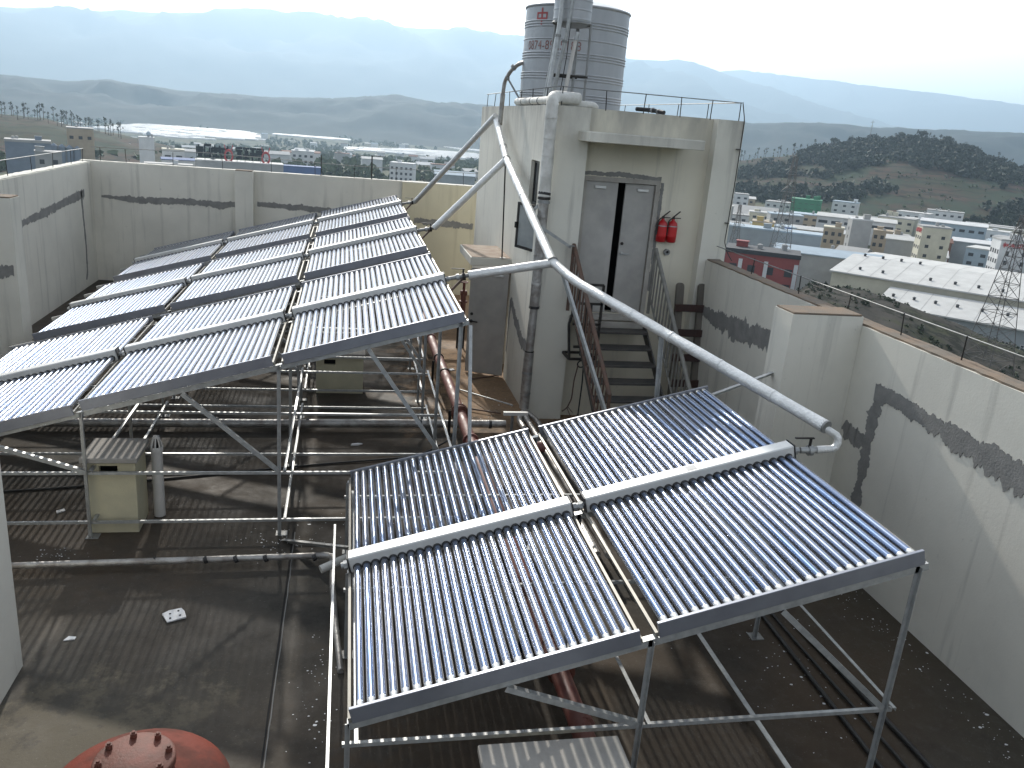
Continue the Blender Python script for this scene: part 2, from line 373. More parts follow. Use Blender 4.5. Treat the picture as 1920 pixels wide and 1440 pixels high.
# ------------------------------------------------------------------ stair hut
HX0, HX1, HY0, HY1, HZ = 2.93, 6.0, 6.25, 13.45, 4.98
hut = thing('stair_hut', 'tall off white stair hut with double grey doors and a water tank on top', 'hut', (HX0, HY0, 0))
def hb(name, boxes, mat):
    b = MB()
    for a, c in boxes: b.box(tuple(a[i] - (HX0, HY0, 0)[i] for i in range(3)), tuple(c[i] - (HX0, HY0, 0)[i] for i in range(3)))
    return b.build(name, mat, hut)
DX0, DX1, DZ0, DZ1 = 3.58, 4.76, 1.80, 3.93
WY0, WY1, WZ0, WZ1 = 6.94, 7.58, 2.66, 4.12
SY0, SY1, SZ1 = 8.56, 9.46, 2.05
X2 = HX0 + .22
w_o = hb('wall', [
    ((HX0, HY0, 0), (3.50, HY0 + .45, HZ)), ((5.56, HY0, 0), (HX1, HY0 + .45, HZ)),            # front pilasters
    ((HX0, HY0 + .45, 0), (X2, WY0, HZ)), ((HX0, WY0, 0), (X2, WY1, WZ0)), ((HX0, WY0, WZ1), (X2, WY1, HZ)),
    ((HX0, WY1, 0), (X2, SY0, HZ)), ((HX0, SY0, SZ1), (X2, SY1, HZ)), ((HX0, SY1, 0), (X2, HY1, HZ)),
    ((HX1 - .22, HY0 + .45, 0), (HX1, HY1, HZ)), ((X2, HY1 - .22, 0), (HX1 - .22, HY1, HZ))], 'hut')
M['hutcream'] = wall_mat('hut_recess_wall', (.69, .65, .535), (.61, .575, .475), top=4.98)
hb('front_wall', [((3.50, HY0 + .2, 0), (DX0, HY0 + .45, HZ)), ((DX1, HY0 + .2, 0), (5.56, HY0 + .45, HZ)),
    ((DX0, HY0 + .2, 0), (DX1, HY0 + .45, DZ0)), ((DX0, HY0 + .2, DZ1), (DX1, HY0 + .45, HZ))], 'hutcream')
hb('roof_slab', [((X2, HY0 + .45, HZ - .2), (HX1 - .22, HY1 - .22, HZ - .02))], 'conc')
hb('interior_shade_sheets', [((X2 + .6, HY0 + 1.2, .01), (X2 + .62, HY1 - .3, 4.7)), ((3.3, HY0 + 1.1, .01), (5.6, HY0 + 1.12, 4.7))], 'dark')  # near-black sheets stand in for the shade inside the hut
# canopy over the door
def hm(name, mb, mat, parent=None): 
    o = mb.build(name, mat, parent or hut)
    if parent is None: o.location = (-HX0, -HY0, 0)
    return o
cn = hm('canopy', MB().bbox((3.34, 5.62, 4.50), (5.12, 6.449, 4.64), .008).box((3.36, 5.64, 4.641), (5.10, 6.24, 4.648)), 'hut')
# double door: left leaf shut, right leaf a little ajar, dark gap between them
fr = hm('door_frame', MB().box((DX0 - .05, 6.425, DZ0), (DX0 + .02, 6.47, DZ1 + .05)).box((DX1 - .02, 6.425, DZ0), (DX1 + .05, 6.47, DZ1 + .05)).box((DX0 + .02, 6.425, DZ1 - .02), (DX1 - .02, 6.47, DZ1 + .05)), 'conc')
dl = hm('door_leaf', MB().bbox((DX0 + .021, 6.46, DZ0 + .01), (4.125, 6.505, DZ1 - .021), .004), 'door')
MB().bbox((3.74, 6.425, 3.80), (3.92, 6.459, 3.845), .005).build('door_closer', 'alu', dl)
rl = MB().bbox((-.475, -.022, 0), (0, .022, DZ1 - DZ0 - .04), .004).build('door_leaf', 'door', hut)
rl.location = (DX1 - .025 - HX0, 6.49 - HY0, DZ0 + .01); rl.rotation_euler = (0, 0, R(-4))
MB().bbox((-.28, -.055, 1.98), (-.10, -.0225, 2.02), .005).build('door_closer', 'alu', rl)
MB().cyl((-.42, -.023, .98), (-.42, -.05, .98), .028, 14).cyl((-.42, -.05, .98), (-.42, -.07, .98), .012, 8).box((-.44, -.078, .97), (-.31, -.06, .992)).build('handle', 'galv', rl)
MB().cyl((-.43, -.023, 1.14), (-.43, -.04, 1.14), .026, 14).build('lock', 'black', rl)
hm('threshold', MB().box((DX0 - .1, 6.2, DZ0 - .06), (DX1 + .1, 6.449, DZ0 - .005)), 'conc')
# mortar scars round the door frame
def scar(pts, w, seed): 
    o = patch(hut, 'Y', 6.45, pts, w, seed, -.006); o.location = (-HX0, -HY0, 0); return o
scar([(DX0 - .09, 2.4), (DX0 - .08, 3.2), (DX0 - .07, 3.9)], [.05, .06, .07], 31)
scar([(DX0 - .05, 4.02), (4.2, 4.03), (DX1 + .06, 4.0)], [.05, .08, .06], 32)
scar([(DX1 + .09, 3.95), (DX1 + .085, 3.0), (DX1 + .09, 2.2)], [.05, .05, .06], 33)
# window in the left wall: fixed dark upper light, lower sash swung outward
wz = 3.42
hm('window_frame', MB().box((2.99, WY0, WZ0), (3.03, WY0 + .045, WZ1)).box((2.99, WY1 - .045, WZ0), (3.03, WY1, WZ1)).box((2.99, WY0 + .045, WZ0), (3.03, WY1 - .045, WZ0 + .045)).box((2.99, WY0 + .045, WZ1 - .045), (3.03, WY1 - .045, WZ1)).box((2.98, WY0 + .045, wz - .03), (3.04, WY1 - .045, wz + .03)), 'black')
hm('window_pane', MB().box((3.005, WY0 + .046, wz + .031), (3.013, WY1 - .046, WZ1 - .046)), 'glass')
sash = MB().box((0, -.02, 0), (.045, .02, .76)).box((.555, -.02, 0), (.60, .02, .76)).box((.045, -.02, 0), (.555, .02, .045)).box((.045, -.02, .715), (.555, .02, .76)).build('window_sash', 'black', hut)
sash.location = (2.985 - HX0, WY0 + .03 - HY0, WZ0); sash.rotation_euler = (0, 0, R(112))
MB().box((.046, -.004, .046), (.554, .004, .714)).build('pane', 'palepane', sash)
MB().box((.565, .021, .33), (.59, .06, .43)).build('handle', 'black', sash)
# side doorway with its leaf swung wide open and a small slab above
hm('side_canopy', MB().bbox((2.17, 8.62, 2.12), (2.929, 10.2, 2.27), .008), 'hut')
hm('canopy_top', MB().bbox((2.19, 8.64, 2.271), (2.928, 10.18, 2.279), .003), 'slabtop')
sl = MB().bbox((-.74, -.022, 0), (0, .022, 2.0), .004).build('side_door', 'door', hut)
sl.location = (2.90 - HX0, 8.55 - HY0, .03); sl.rotation_euler = (0, 0, R(-25))
MB().cyl((-.67, -.023, 1.00), (-.67, -.05, 1.0), .03, 14).box((-.69, -.07, .99), (-.54, -.05, 1.01)).build('handle', 'black', sl)
MB().cyl((-.67, -.023, 1.14), (-.67, -.04, 1.14), .028, 14).build('lock', 'black', sl)
MB().bbox((-.30, -.05, 1.90), (-.10, -.0225, 1.94), .005).build('door_closer', 'alu', sl)
o = patch(hut, 'X', HX0, [(8.45, .55), (8.42, 1.2), (8.35, 1.55), (7.9, 1.35), (7.3, 1.12), (6.7, 1.05)], [.05, .06, .14, .18, .2, .16], 35, -.006); o.location = (-HX0, -HY0, 0)

# ------------------------------------------------------------------ lightning-protection rails on the copings
def lrail(label, pts, posts, h=.28, name='lightning_rail'):
    t = thing(name, label, 'railing', pts[0])
    off = Vector(pts[0])
    MB().path([Vector(p) + Vector((0, 0, h)) - off for p in pts], .008, 6).build('wire', 'galvdark', t)
    for p in posts:
        q = Vector(p) - off
        MB().cyl(q + Vector((0, 0, -.02)), q + Vector((random.uniform(-.02, .02), random.uniform(-.02, .02), h + .005)), .0075, 6).build('post', 'black', t)
    return t
lrail('thin rail on posts along the far left parapet', [(-6.42, 7.5, HB), (-6.42, 16.2, HB)], [(-6.42, y, HB) for y in (8.4, 10, 11.3, 12.6, 13.9, 15.2, 16.1)], .30)
lrail('thin wire on posts along the back parapet', [(-6.3, 16.43, HB), (-3.5, 16.43, HB + .05), (0, 16.43, HB - .02), (3.4, 16.43, HB)], [(x, 16.43, HB) for x in (-6.1, -5.5, -4.4, -3.2, -2.0, -.9, .1, 1.2, 2.2, 3.0)], .34)
tall = thing('aerial_post', 'tall black thin post standing on the back parapet', 'post', (.55, 16.42, HB)); MB().cyl((0, 0, 0), (0, 0, .62), .018, 8).build('pole', 'black', tall); MB().box((-.02, -.012, .60), (.35, .012, .615)).build('arm', 'black', tall)
tall = thing('aerial_post', 'slim short post on the back parapet above the middle collectors', 'post', (-.75, 16.42, HB)); MB().cyl((0, 0, 0), (0, 0, .55), .012, 8).build('pole', 'black', tall); MB().cyl((0, 0, 0), (0, 0, .04), .03, 8).build('foot', 'black', tall)
lrail('thin rail on stub posts running along the right parapet', [(5.82, -7, HR + .02), (5.82, -.5, HR), (5.82, 6.2, HR - .02)], [(5.82, y, HR) for y in (-3.6, -2.2, -.9, .35, 1.3, 2.35, 3.5, 4.9)], .26)
lrail('thin wire rail on posts round the hut roof edge', [(3.0, 13.3, HZ), (3.0, 6.35, HZ), (5.93, 6.33, HZ), (5.93, 13.2, HZ)],
      [(3.0, y, HZ) for y in (13.2, 12.2, 11.4, 10.4, 9.3, 8.2, 7.2)] + [(x, 6.34, HZ) for x in (3.05, 3.75, 4.35, 4.95, 5.45, 5.93)] + [(5.93, y, HZ) for y in (7.6, 9.0, 10.6, 12.2)], .27)
dc = thing('down_conductor', 'thin dark lightning wire down the right corner of the hut', 'wire', (5.97, 6.2, 2.8))
MB().path([(-.02, .13, 2.46), (.0, .02, 2.2), (-.01, 0, 1.2), (-.03, 0, .3), (.03, -.06, .12), (.1, -.1, .02)], .008, 6, bend=.05).build('wire', 'black', dc)
for z in (.6, 1.75): MB().box((-.06, -.006, z), (-.0, .045, z + .012)).build('clip', 'black', dc)

# ================================================================== COLLECTORS
HL, TL, PITCH = 1.992, 1.80, .0775
def lathe_y(prof, n):  # profile of (radius, y)
    vs_ = [(r * math.cos(2 * math.pi * k / n), y, r * math.sin(2 * math.pi * k / n)) for r, y in prof for k in range(n)]
    fs = [(i * n + k, i * n + (k + 1) % n, (i + 1) * n + (k + 1) % n, (i + 1) * n + k) for i in range(len(prof) - 1) for k in range(n)]
    return vs_, fs
vs_, fs = lathe_y([(.0285, 0), (.029, .05), (.029, TL - .062)], 20)
b = MB().add(vs_, fs, 0, True); v2, f2 = lathe_y([(.029, TL - .062), (.0288, TL - .02), (.022, TL)], 20); b.add(v2, f2, 1, True)
ME_TUBE = b.build('tube', ['tube', 'tubetip']); ME_TUBE_D = ME_TUBE.data; bpy.data.objects.remove(ME_TUBE)
vs_, fs = lathe_y([(.029, 0), (.037, .001), (.039, .010), (.034, .020), (.0295, .022)], 18)
o = MB().add(vs_, fs, 0, True).build('seal', 'seal'); ME_SEAL = o.data; bpy.data.objects.remove(o)
L2 = 1.93
o = MB().bbox((0, -.075, -.055), (HL, .075, .092), .01).build('x', 'header'); ME_HEAD = o.data; bpy.data.objects.remove(o)
o = MB().bbox((0, -.014, -.085), (HL, .014, .032), .003).build('x', ['tail']); ME_TAIL = o.data; bpy.data.objects.remove(o)
o = MB().box((-.004, -L2, -.080), (.018, L2, -.045)).build('x', 'sidebar'); ME_SIDE = o.data; bpy.data.objects.remove(o)
o = MB().box((.15, -.014, 0), (.18, .014, .03)).build('x', 'black'); ME_CLIP = o.data; bpy.data.objects.remove(o)
o = MB().box((-.008, -.077, -.063), (.0, .077, .095)).build('x', 'seal'); ME_CAP = o.data; bpy.data.objects.remove(o)
o = MB().cyl((0, 0, 0), (.075, 0, 0), .028, 12).cyl((.02, 0, 0), (.052, 0, 0), .04, 6, smooth=False).build('x', 'galv'); ME_STUB = o.data; bpy.data.objects.remove(o)
o = MB().box((0, 0, 0), (.09, .085, .0015)).box((.01, .01, .0016), (.08, .02, .002), 0).build('x', 'label'); ME_PLATE = o.data; bpy.data.objects.remove(o)
def collector(label, right_end, tilt, l2=L2, plate=False, group=None):
    """root at the left header end; local x up the header, y along the tubes"""
    rx, ry, rz = right_end
    base = Vector((rx - HL * math.cos(tilt), ry, rz - HL * math.sin(tilt)))
    t = thing('solar_collector', label, 'solar collector', base, group, (0, -tilt, 0))
    t.rotation_euler = (R(random.uniform(-.35, .35)), -tilt, R(random.uniform(-.25, .25)))
    h = link('header', ME_HEAD, t)
    for sgn in (-1, 1):
        ta = link('tail_channel', ME_TAIL, t); ta.location = (0, sgn * l2, 0); ta.rotation_euler = (0, 0, 0)
        if sgn > 0: ta.rotation_euler = (0, 0, math.pi); ta.location = (HL, l2, 0)
    for x in (-.02, HL - .005):
        sb = link('side_bar', ME_SIDE, t); sb.location = (x, 0, 0); sb.scale = (1, l2 / L2, 1)
    for x, rt in ((0, math.pi), (HL, 0)):
        st = link('pipe_stub', ME_STUB, t); st.location = (x, 0, 0); st.rotation_euler = (0, 0, rt)
        cp = link('end_cap', ME_CAP, t); cp.location = (x, 0, 0) if x == 0 else (x + .008, 0, 0)
    for i in range(25):
        x = .066 + i * PITCH
        for sgn in (-1, 1):
            tu = link('tube', ME_TUBE_D, t); tu.location = (x, sgn * .07, -.006 + random.uniform(-.0015, .0015))
            tu.rotation_euler = (random.uniform(-.003, .003), 0, (0 if sgn > 0 else math.pi) + random.uniform(-.0015, .0015)); tu.scale = (1, (l2 - .08) / TL, 1)
            se = link('seal', ME_SEAL, tu); se.location = (0, .004, 0)
    if plate:
        pl = link('nameplate', ME_PLATE, t); pl.location = (.98, -.04, .0925)
    return t
TN, TLf = .2597, .2733
NA = (HL * math.cos(TN), 0, .93 + HL * math.sin(TN)); 
NBr = ((2 * HL + .125) * math.cos(TN), 0, .93 + (2 * HL + .125) * math.sin(TN))
collector('nearest solar collector, lower left of the close pair', NA, TN, 1.90, True)
collector('near solar collector on the right of the close pair, bluest tubes', NBr, TN, 1.90, True)
rows = ['front', 'middle', 'back']; cols = ['right-hand', 'centre', 'left-hand']
for r_ in range(3):
    for c_ in range(3):
        s = -(HL + .107) * c_
        collector('%s solar collector in the %s row of the big left array' % (cols[c_], rows[r_]),
                  (1.194 + s * math.cos(TLf), 4.258 + 4.704 * r_, 2.65 + s * math.sin(TLf)), TLf, 1.96, False, 'collectors of the big left array')

# ------------------------------------------------------------------ steel support frames
def frame(label, xs, ys, zf, top_off, rails, x_over=(0, 0), cat='support frame', brace_ys=(), yr=True, foot=True, lw=.04):
    t = thing('support_frame', label, cat, (xs[0], ys[0], 0)); off = Vector((xs[0], ys[0], 0))
    def P(x, y, z): return Vector((x, y, z)) - off
    for y in ys:
        a, c = P(xs[0] - x_over[0], y, zf(xs[0] - x_over[0]) - top_off), P(xs[-1] + x_over[1], y, zf(xs[-1] + x_over[1]) - top_off)
        MB().angle(a, c, .055, .005, flip=-1).build('sloping_rail', 'galv', t)
        for x in xs:
            z1 = zf(x) - top_off - .01
            MB().angle(P(x, y + .005, 0.0), P(x, y + .005, z1), lw, .005, up=(0, 1, 0)).build('leg', 'galv', t)
            if foot: MB().box(P(x - .06, y - .05, .001), P(x + .07, y + .07, .008)).build('foot_plate', 'galvdark', t)
        for z in rails:
            MB().angle(P(xs[0] - .05, y - .006, z), P(xs[-1] + .06, y - .006, z), .029, .004, flip=-1).build('cross_rail', 'galv', t)
    for x in xs:
        if yr:
            for z in rails: MB().angle(P(x + .055, ys[0] - .05, z + .04), P(x + .055, ys[-1] + .05, z + .04), .029, .004, flip=-1).build('long_rail', 'galv', t)
    for y in brace_ys:
        for x in xs:
            xb = x - 1.0; zt = zf(xb) - top_off - .05
            if zt > rails[-1] + .1: MB().angle(P(x - .01, y - .012, rails[-1] + .02), P(xb, y - .012, zt), .042, .005, up=(0, 0, 1)).build('brace', 'galv', t)
    return t
def add_brace(t, a, c, off):
    MB().angle(Vector(a) - Vector(off), Vector(c) - Vector(off), .042, .005).build('brace', 'galv', t)
zl = lambda x: 2.65 + (x - 1.194) * math.tan(TLf)
zn = lambda x: .93 + x * math.tan(TN)
XS = [-4.72, -2.74, -.745, 1.19]
for r_, nm in enumerate(rows):
    y0 = 4.258 + 4.704 * r_
    fr_ = frame('galvanised angle frame under the %s row of the big left array' % nm, XS, [y0 - 1.93, y0, y0 + 1.92], zl, .09, [.19, .77], (.4, .06), brace_ys=[y0 - 1.93, y0 + 1.92])
    if r_ == 0: add_brace(fr_, (1.25, 2.31, 2.52), (1.28, 1.55, .02), (XS[0], y0 - 1.93, 0))
nf = frame('galvanised angle frame under the near pair of collectors', [.0, 2.03, 3.97], [-1.90, 0.0, 1.88], zn, .088, [.68], (.02, .06), brace_ys=[-1.90], yr=True, lw=.034)
MB().angle(Vector((-.13, 3.05, .72)), Vector((-.13, -3.2, .72)), .020, .004).build('long_rail', 'galv', nf)
MB().angle(Vector((3.36, 4.2, .10)), Vector((3.36, -2.6, .10)), .045, .005).build('floor_rail', 'galv', nf)
MB().angle(Vector((-.70, 4.08, .02)), Vector((.02, 3.30, .34)), .05, .006).build('brace', 'galvdark', nf)

# ------------------------------------------------------------------ lagged pipework
def pipe(name, label, segs, cat='pipe', collars=()):
    """segs: list of (part name, points, radius, material, bend)"""
    o0 = Vector(segs[0][1][0]); t = thing(name, label, cat, o0)
    for nm, pts, r, mt, bend in segs:
        MB().path([Vector(p) - o0 for p in pts], r, 14, bend, step=.25 if mt.startswith('foil') or mt == 'whitepipe' else 0).build(nm, mt, t)
    for p, d, r, mt in collars:
        p = Vector(p) - o0; d = Vector(d).normalized(); MB().cyl(p - d * .02, p + d * .02, r, 14).build('collar', mt, t)
    return t
J1, J2, J3, E0 = (2.72, 10.15, 4.70), (2.70, 8.65, 4.05), (2.62, 4.27, 2.95), (4.28, 0.02, 2.23)
pipe('lagged_pipe', 'long silver lagged pipe sloping from hut roof down to the near collectors', [
    ('lagging', [J1, J2], .060, 'foil', 0), ('lagging', [J2, J3], .064, 'foil', 0),
    ('lagging', [J3, (2.80, 3.80, 2.80), E0], .061, 'foil', .25),
    ('elbow', [(4.27, .04, 2.22), (4.42, -.02, 2.14), (4.40, -.03, 2.03), (4.22, -.01, 2.01)], .036, 'foil', .08),
    ('valve', [(4.27, -.01, 2.01), (4.06, 0, 2.0)], .030, 'galv', 0)],
    collars=[(J2, (0, 1, .2), .074, 'galv'), ((2.71, 9.1, 4.24), (0, 1, .4), .070, 'galv'), (J3, (0, 1, .2), .080, 'galvdark')] + [(tuple(Vector(J2).lerp(Vector(J3), q)), (0.02, 1, .25), .0675, 'foil') for q in (.22, .43, .66, .85)] + [(tuple(Vector((2.80, 3.80, 2.80)).lerp(Vector(E0), q)), (-.36, .93, .14), .0645, 'foil') for q in (.12, .3, .47, .66, .84)] + [(tuple(E0), (-.36, .93, .14), .063, 'galvdark'), ((4.16, 0, 2.0), (1, 0, 0), .05, 'galv')])
v_o = thing('valve_lever', 'black lever on the ball valve beside the near right collector', 'valve', (4.15, 0, 2.06))
MB().cyl((0, 0, -.03), (0, 0, .06), .014, 8).build('stem', 'black', v_o); MB().box((-.16, -.012, .055), (.03, .012, .066)).build('lever', 'black', v_o)
for i, (yy, J, lb) in enumerate(((4.258, J3, 'front'), (8.962, J2, 'middle'), (13.666, J1, 'back'))):
    st = (1.30, yy, 2.69)
    pipe('branch_pipe', 'silver lagged branch pipe feeding the %s row of collectors' % lb, [
        ('lagging', [(1.50, yy, 2.72), (J[0] - .02, J[1] + (0 if i < 2 else -.02), J[2] - (.02 if i < 2 else -.08))], .058, 'foil', 0),
        ('valve', [(1.24, yy, 2.665), (1.50, yy, 2.72)], .027, 'galvdark', 0)],
        collars=[((1.36, yy, 2.69), (1, 0, .2), .042, 'galv'), ((1.44, yy, 2.70), (1, 0, .2), .05, 'black')])
    lv = thing('valve_lever', 'small dark lever valve at the end of the %s row header' % lb, 'valve', (1.43, yy, 2.75))
    MB().cyl((0, 0, -.03), (0, 0, .05), .012, 8).build('stem', 'black', lv); MB().box((-.16, -.01, .045), (.02, .01, .055)).build('lever', 'black', lv)
    pr_ = thing('pipe_prop', 'short rusty prop under the %s branch pipe' % lb, 'prop', (1.42, yy, 2.68)); MB().angle((0, 0, 0), (-.2, -.02, -.22), .03, .004).build('bar', 'railwood', pr_)
    MB().box((-.03, -.03, -.012), (.03, .03, .0)).build('pad', 'railwood', pr_)
pipe('riser_pipe', 'grey lagged riser bending from the hut edge into the big tank', [
    ('lagging', [(2.76, 9.95, 4.62), (2.77, 9.9, 5.18)], .045, 'foilold', 0), ('lagging', [(2.77, 9.9, 5.18), (2.78, 9.88, 5.40), (2.86, 9.75, 5.60), (2.98, 9.62, 5.72), (3.06, 9.55, 5.745), (3.2, 9.5, 5.745)], .036, 'foilold', .08)],
    collars=[((2.90, 9.70, 5.655), (.5, -.4, .6), .058, 'galvdark')])
pr_ = thing('pipe_prop', 'thin grey strut propping the tank riser pipe', 'prop', (2.83, 9.8, 5.45)); MB().cyl((0, 0, 0), (.28, -.3, -.47), .018, 8).build('bar', 'galvdark', pr_); MB().cyl((0, 0, -.02), (0, 0, .03), .03, 8).build('clamp', 'galvdark', pr_)
# large down pipe at the hut corner
pipe('down_pipe', 'thick dirty foil down pipe on the front left corner of the hut', [
    ('lagging', [(3.36, 6.55, 5.10), (2.93, 6.35, 5.10), (2.86, 6.13, 5.02), (2.86, 6.12, 3.65)], .092, 'whitepipe', .10),
    ('lagging', [(2.86, 6.12, 3.66), (2.86, 6.12, 2.7), (2.85, 6.10, 1.95)], .080, 'foilold', 0),
    ('lagging', [(2.85, 6.10, 1.95), (2.83, 6.08, 1.2)], .066, 'foilold', 0),
    ('lagging', [(2.83, 6.08, 1.2), (2.82, 6.07, .25)], .082, 'foilold', 0),
    ('foot', [(2.82, 6.07, .28), (2.82, 6.05, .02)], .05, 'galvdark', 0)],
    collars=[((2.85, 6.10, 1.93), (0, 0, 1), .085, 'seal'), ((2.83, 6.08, 1.2), (0, 0, 1), .075, 'black'), ((2.86, 6.12, 3.62), (0, 0, 1), .10, 'black'), ((2.86, 6.12, 3.56), (0, .1, 1), .098, 'galvdark'), ((2.86, 6.12, 3.69), (.1, .1, 1), .097, 'seal')] + [((2.86, 6.12, z), (random.uniform(-.15, .15), .05, 1), .0945, 'whitepipe') for z in (3.95, 4.25, 4.5, 4.8)] + [((2.855, 6.11, z), (random.uniform(-.2, .2), .1, 1), .083, 'foilold') for z in (2.3, 2.75, 3.1, 3.35)] + [((2.825, 6.075, z), (random.uniform(-.2, .2), .1, 1), .085, 'galvdark') for z in (.5, .85)])
pipe('roof_pipe', 'white lagged pipe lying along the left edge of the hut roof', [('lagging', [(3.02, 9.7, 5.06), (3.02, 6.75, 5.06)], .062, 'whitepipe', 0)],
     collars=[((3.02, y, 5.06), (0, 1, 0), .066, 'seal') for y in (9.1, 8.3, 7.7)])
pipe('roof_pipe', 'short white lagged pipe at the front edge of the hut roof', [('lagging', [(3.05, 6.55, 5.02), (3.62, 6.62, 5.03), (3.70, 6.75, 5.0)], .055, 'whitepipe', .06)])
pipe('roof_pipe', 'tangle of dark wrapped pipe at the right foot of the tank', [('lagging', [(4.9, 8.3, 5.08), (5.05, 7.9, 5.07), (5.15, 7.6, 5.04)], .036, 'seal', .06)], collars=[((5.05, 7.9, 5.07), (.3, -.7, 0), .045, 'galv'), ((5.1, 7.75, 5.05), (.3, -.7, 0), .042, 'galvdark')])
for nm, a, c, lb in (('pipe_strut', (2.70, 6.2, 3.43), (2.86, 6.10, 3.62), 'short grey strut from the down pipe to the sloping pipe'),
                     ('pipe_strut', (2.68, 5.75, 3.30), (3.36, 6.1, 2.92), 'grey angle strut from the sloping pipe to the stair rail'),
                     ('pipe_strut', (2.74, 4.15, 2.84), (3.62, 2.62, .02), 'long grey angle prop slanting from the pipe bend to the floor'),
                     ('pipe_strut', (3.45, 2.15, 2.52), (3.56, 2.10, .02), 'upright grey post holding up the sloping pipe'),
                     ('pipe_strut', (4.90, 2.05, 2.19), (3.98, 1.90, 1.90), 'bar tying the near collectors to the right wall pier'),
                     ('pipe_strut', (2.69, 8.62, 3.98), (2.76, 8.64, 2.28), 'thin upright rod standing on the side door canopy')):
    t = thing(nm, lb, 'strut', c); d = Vector(a) - Vector(c)
    MB().angle((0, 0, 0), d, .045 if 'rod' not in lb else .022, .005).build('bar', 'galv' if 'rod' not in lb else 'black', t)
    MB().box((-.05, -.05, 0), (.05, .05, .006)).build('plate', 'galvdark', t)
# floor pipes
pipe('floor_pipe', 'dirty foil lagged pipe lying across the floor under the left array', [('lagging', [(2.45, 5.66, .12), (.5, 5.64, .12), (-2.2, 5.60, .11), (-5.2, 5.56, .11)], .062, 'foilold', 0)],
     collars=[((x, 5.64, .12), (1, 0, 0), .068, 'seal') for x in (2.2, 1.1, -.6, -1.9)])
pipe('floor_pipe', 'thin grey pipe on low blocks along the front floor', [('lagging', [(-3.5, 1.56, .10), (-1.6, 1.60, .10), (-.22, 1.64, .10), (-.17, 1.60, .10)], .034, 'foilold', .03)],
     collars=[((x, 1.60, .10), (1, .1, .4), .038, 'seal') for x in (-1.95, -1.45, -1.15, -.85, -.35)])
pipe('standpipe', 'crooked dirty standpipe beside the near left collector', [('lagging', [(-.17, 1.62, .10), (-.16, 1.50, .12), (-.155, 1.05, .10), (-.11, .35, .04), (-.06, -.25, .02)], .030, 'foilold', .05), ('stub', [(-.27, 1.0, .30), (-.02, 1.12, .36)], .040, 'whitepipe', 0)])
for i, x in enumerate((2.62, 2.75, 2.90)):
    pipe('floor_pipe', ('left', 'middle', 'right')[i] + ' one of three foil pipes running under the near collectors from the hut corner',
         [('lagging', [(2.80 + .02 * i, 6.0, .22), (x, 5.5, .26), (x, 3.2, .30), (x + .03, 1.9, .30), (x + .03, 1.2, .28)], .042, 'foilold', .1)])
tr = thing('cable_tray', 'short pale channel on a post beside the foot of the down pipe', 'bracket', (2.5, 5.25, 0))
MB().box((-.18, -.03, .42), (.20, .03, .47)).box((-.18, -.03, .4701), (-.02, .03, .4702)).build('channel', 'alu', tr); MB().angle((-.02, .0, 0), (-.02, 0, .42), .04, .005).build('post', 'galvdark', tr); MB().box((-.09, -.06, 0), (.05, .05, .006)).build('foot', 'galvdark', tr)

# red fire main on brackets
pts = [(1.60, 12.3, .45), (1.62, 9.0, .45), (1.66, 5.6, .42), (1.70, 2.0, .36), (1.76, -3.6, .30)]
fm = pipe('fire_main', 'faded red fire main running along the floor past the arrays', [('pipe', pts, .083, 'redpipe', 0), ('branch', [(1.67, 4.1, .39), (2.05, 4.08, .39), (2.7, 4.05, .38)], .075, 'redpipe', .06)],
          collars=[((1.615, 9.6, .45), (0, 1, 0), .105, 'redpipe'), ((1.63, 8.2, .45), (0, 1, 0), .095, 'black'), ((1.64, 7.3, .44), (0, 1, 0), .095, 'black'), ((1.66, 5.35, .42), (0, 1, 0), .135, 'rustred'), ((1.66, 5.27, .42), (0, 1, 0), .135, 'rustred'), ((1.68, 4.25, .39), (0, 1, 0), .115, 'redpipe'), ((1.68, 3.95, .39), (0, 1, 0), .115, 'redpipe'), ((1.75, -.7, .32), (0, 1, 0), .12, 'rustred'), ((1.75, -.8, .32), (0, 1, 0), .12, 'rustred'), ((1.76, -1.45, .315), (0, 1, 0), .095, 'redpipe')])
for y in (9.9, 8.2, 7.3, 5.5, 2.6, -.2, -2.4):
    MB().angle(Vector((1.55, y, 0)) - Vector(pts[0]), Vector((1.55, y, .40)) - Vector(pts[0]), .04, .006).build('bracket', 'black', fm)
hv = thing('hydrant_valve', 'rusty red hydrant riser with hand wheels beside the open side door', 'valve', (2.36, 10.6, 0))
MB().path([(0, 0, .45), (0, 0, 1.25)], .055, 12).lathe([(.055, 0), (.1, .0), (.1, .03), (.055, .03)], (0, 0, .62), 14).lathe([(.055, 0), (.09, .0), (.09, .03), (.055, .03)], (0, 0, 1.0), 14).build('riser', 'redpipe', hv)
MB().path([(0, 0, .55), (-.25, -.1, .55), (-.8, -.2, .46)], .06, 12, .08).build('inlet', 'redpipe', hv)
MB().cyl((0, 0, 1.25), (0, 0, 1.42), .03, 10).cyl((-.07, 0, 1.2), (.07, 0, 1.2), .05, 10).build('valve_body', 'redpipe', hv)
def torus(mb, c, ax, rr, r, n=20, k=6):
    c = Vector(c); ax = Vector(ax).normalized(); u = ax.orthogonal().normalized(); w = ax.cross(u)
    vs_ = []
    for i in range(n):
        d = u * math.cos(2 * math.pi * i / n) + w * math.sin(2 * math.pi * i / n)
        for j in range(k):
            a = 2 * math.pi * j / k; vs_.append(c + d * (rr + r * math.cos(a)) + ax * r * math.sin(a))
    return mb.add(vs_, [(i * k + j, i * k + (j + 1) % k, ((i + 1) % n) * k + (j + 1) % k, ((i + 1) % n) * k + j) for i in range(n) for j in range(k)], 0, True)
torus(MB(), (0, 0, 1.43), (0, 0, 1), .075, .012).box((-.07, -.008, 1.425), (.07, .008, 1.435)).build('hand_wheel', 'redpipe', hv)
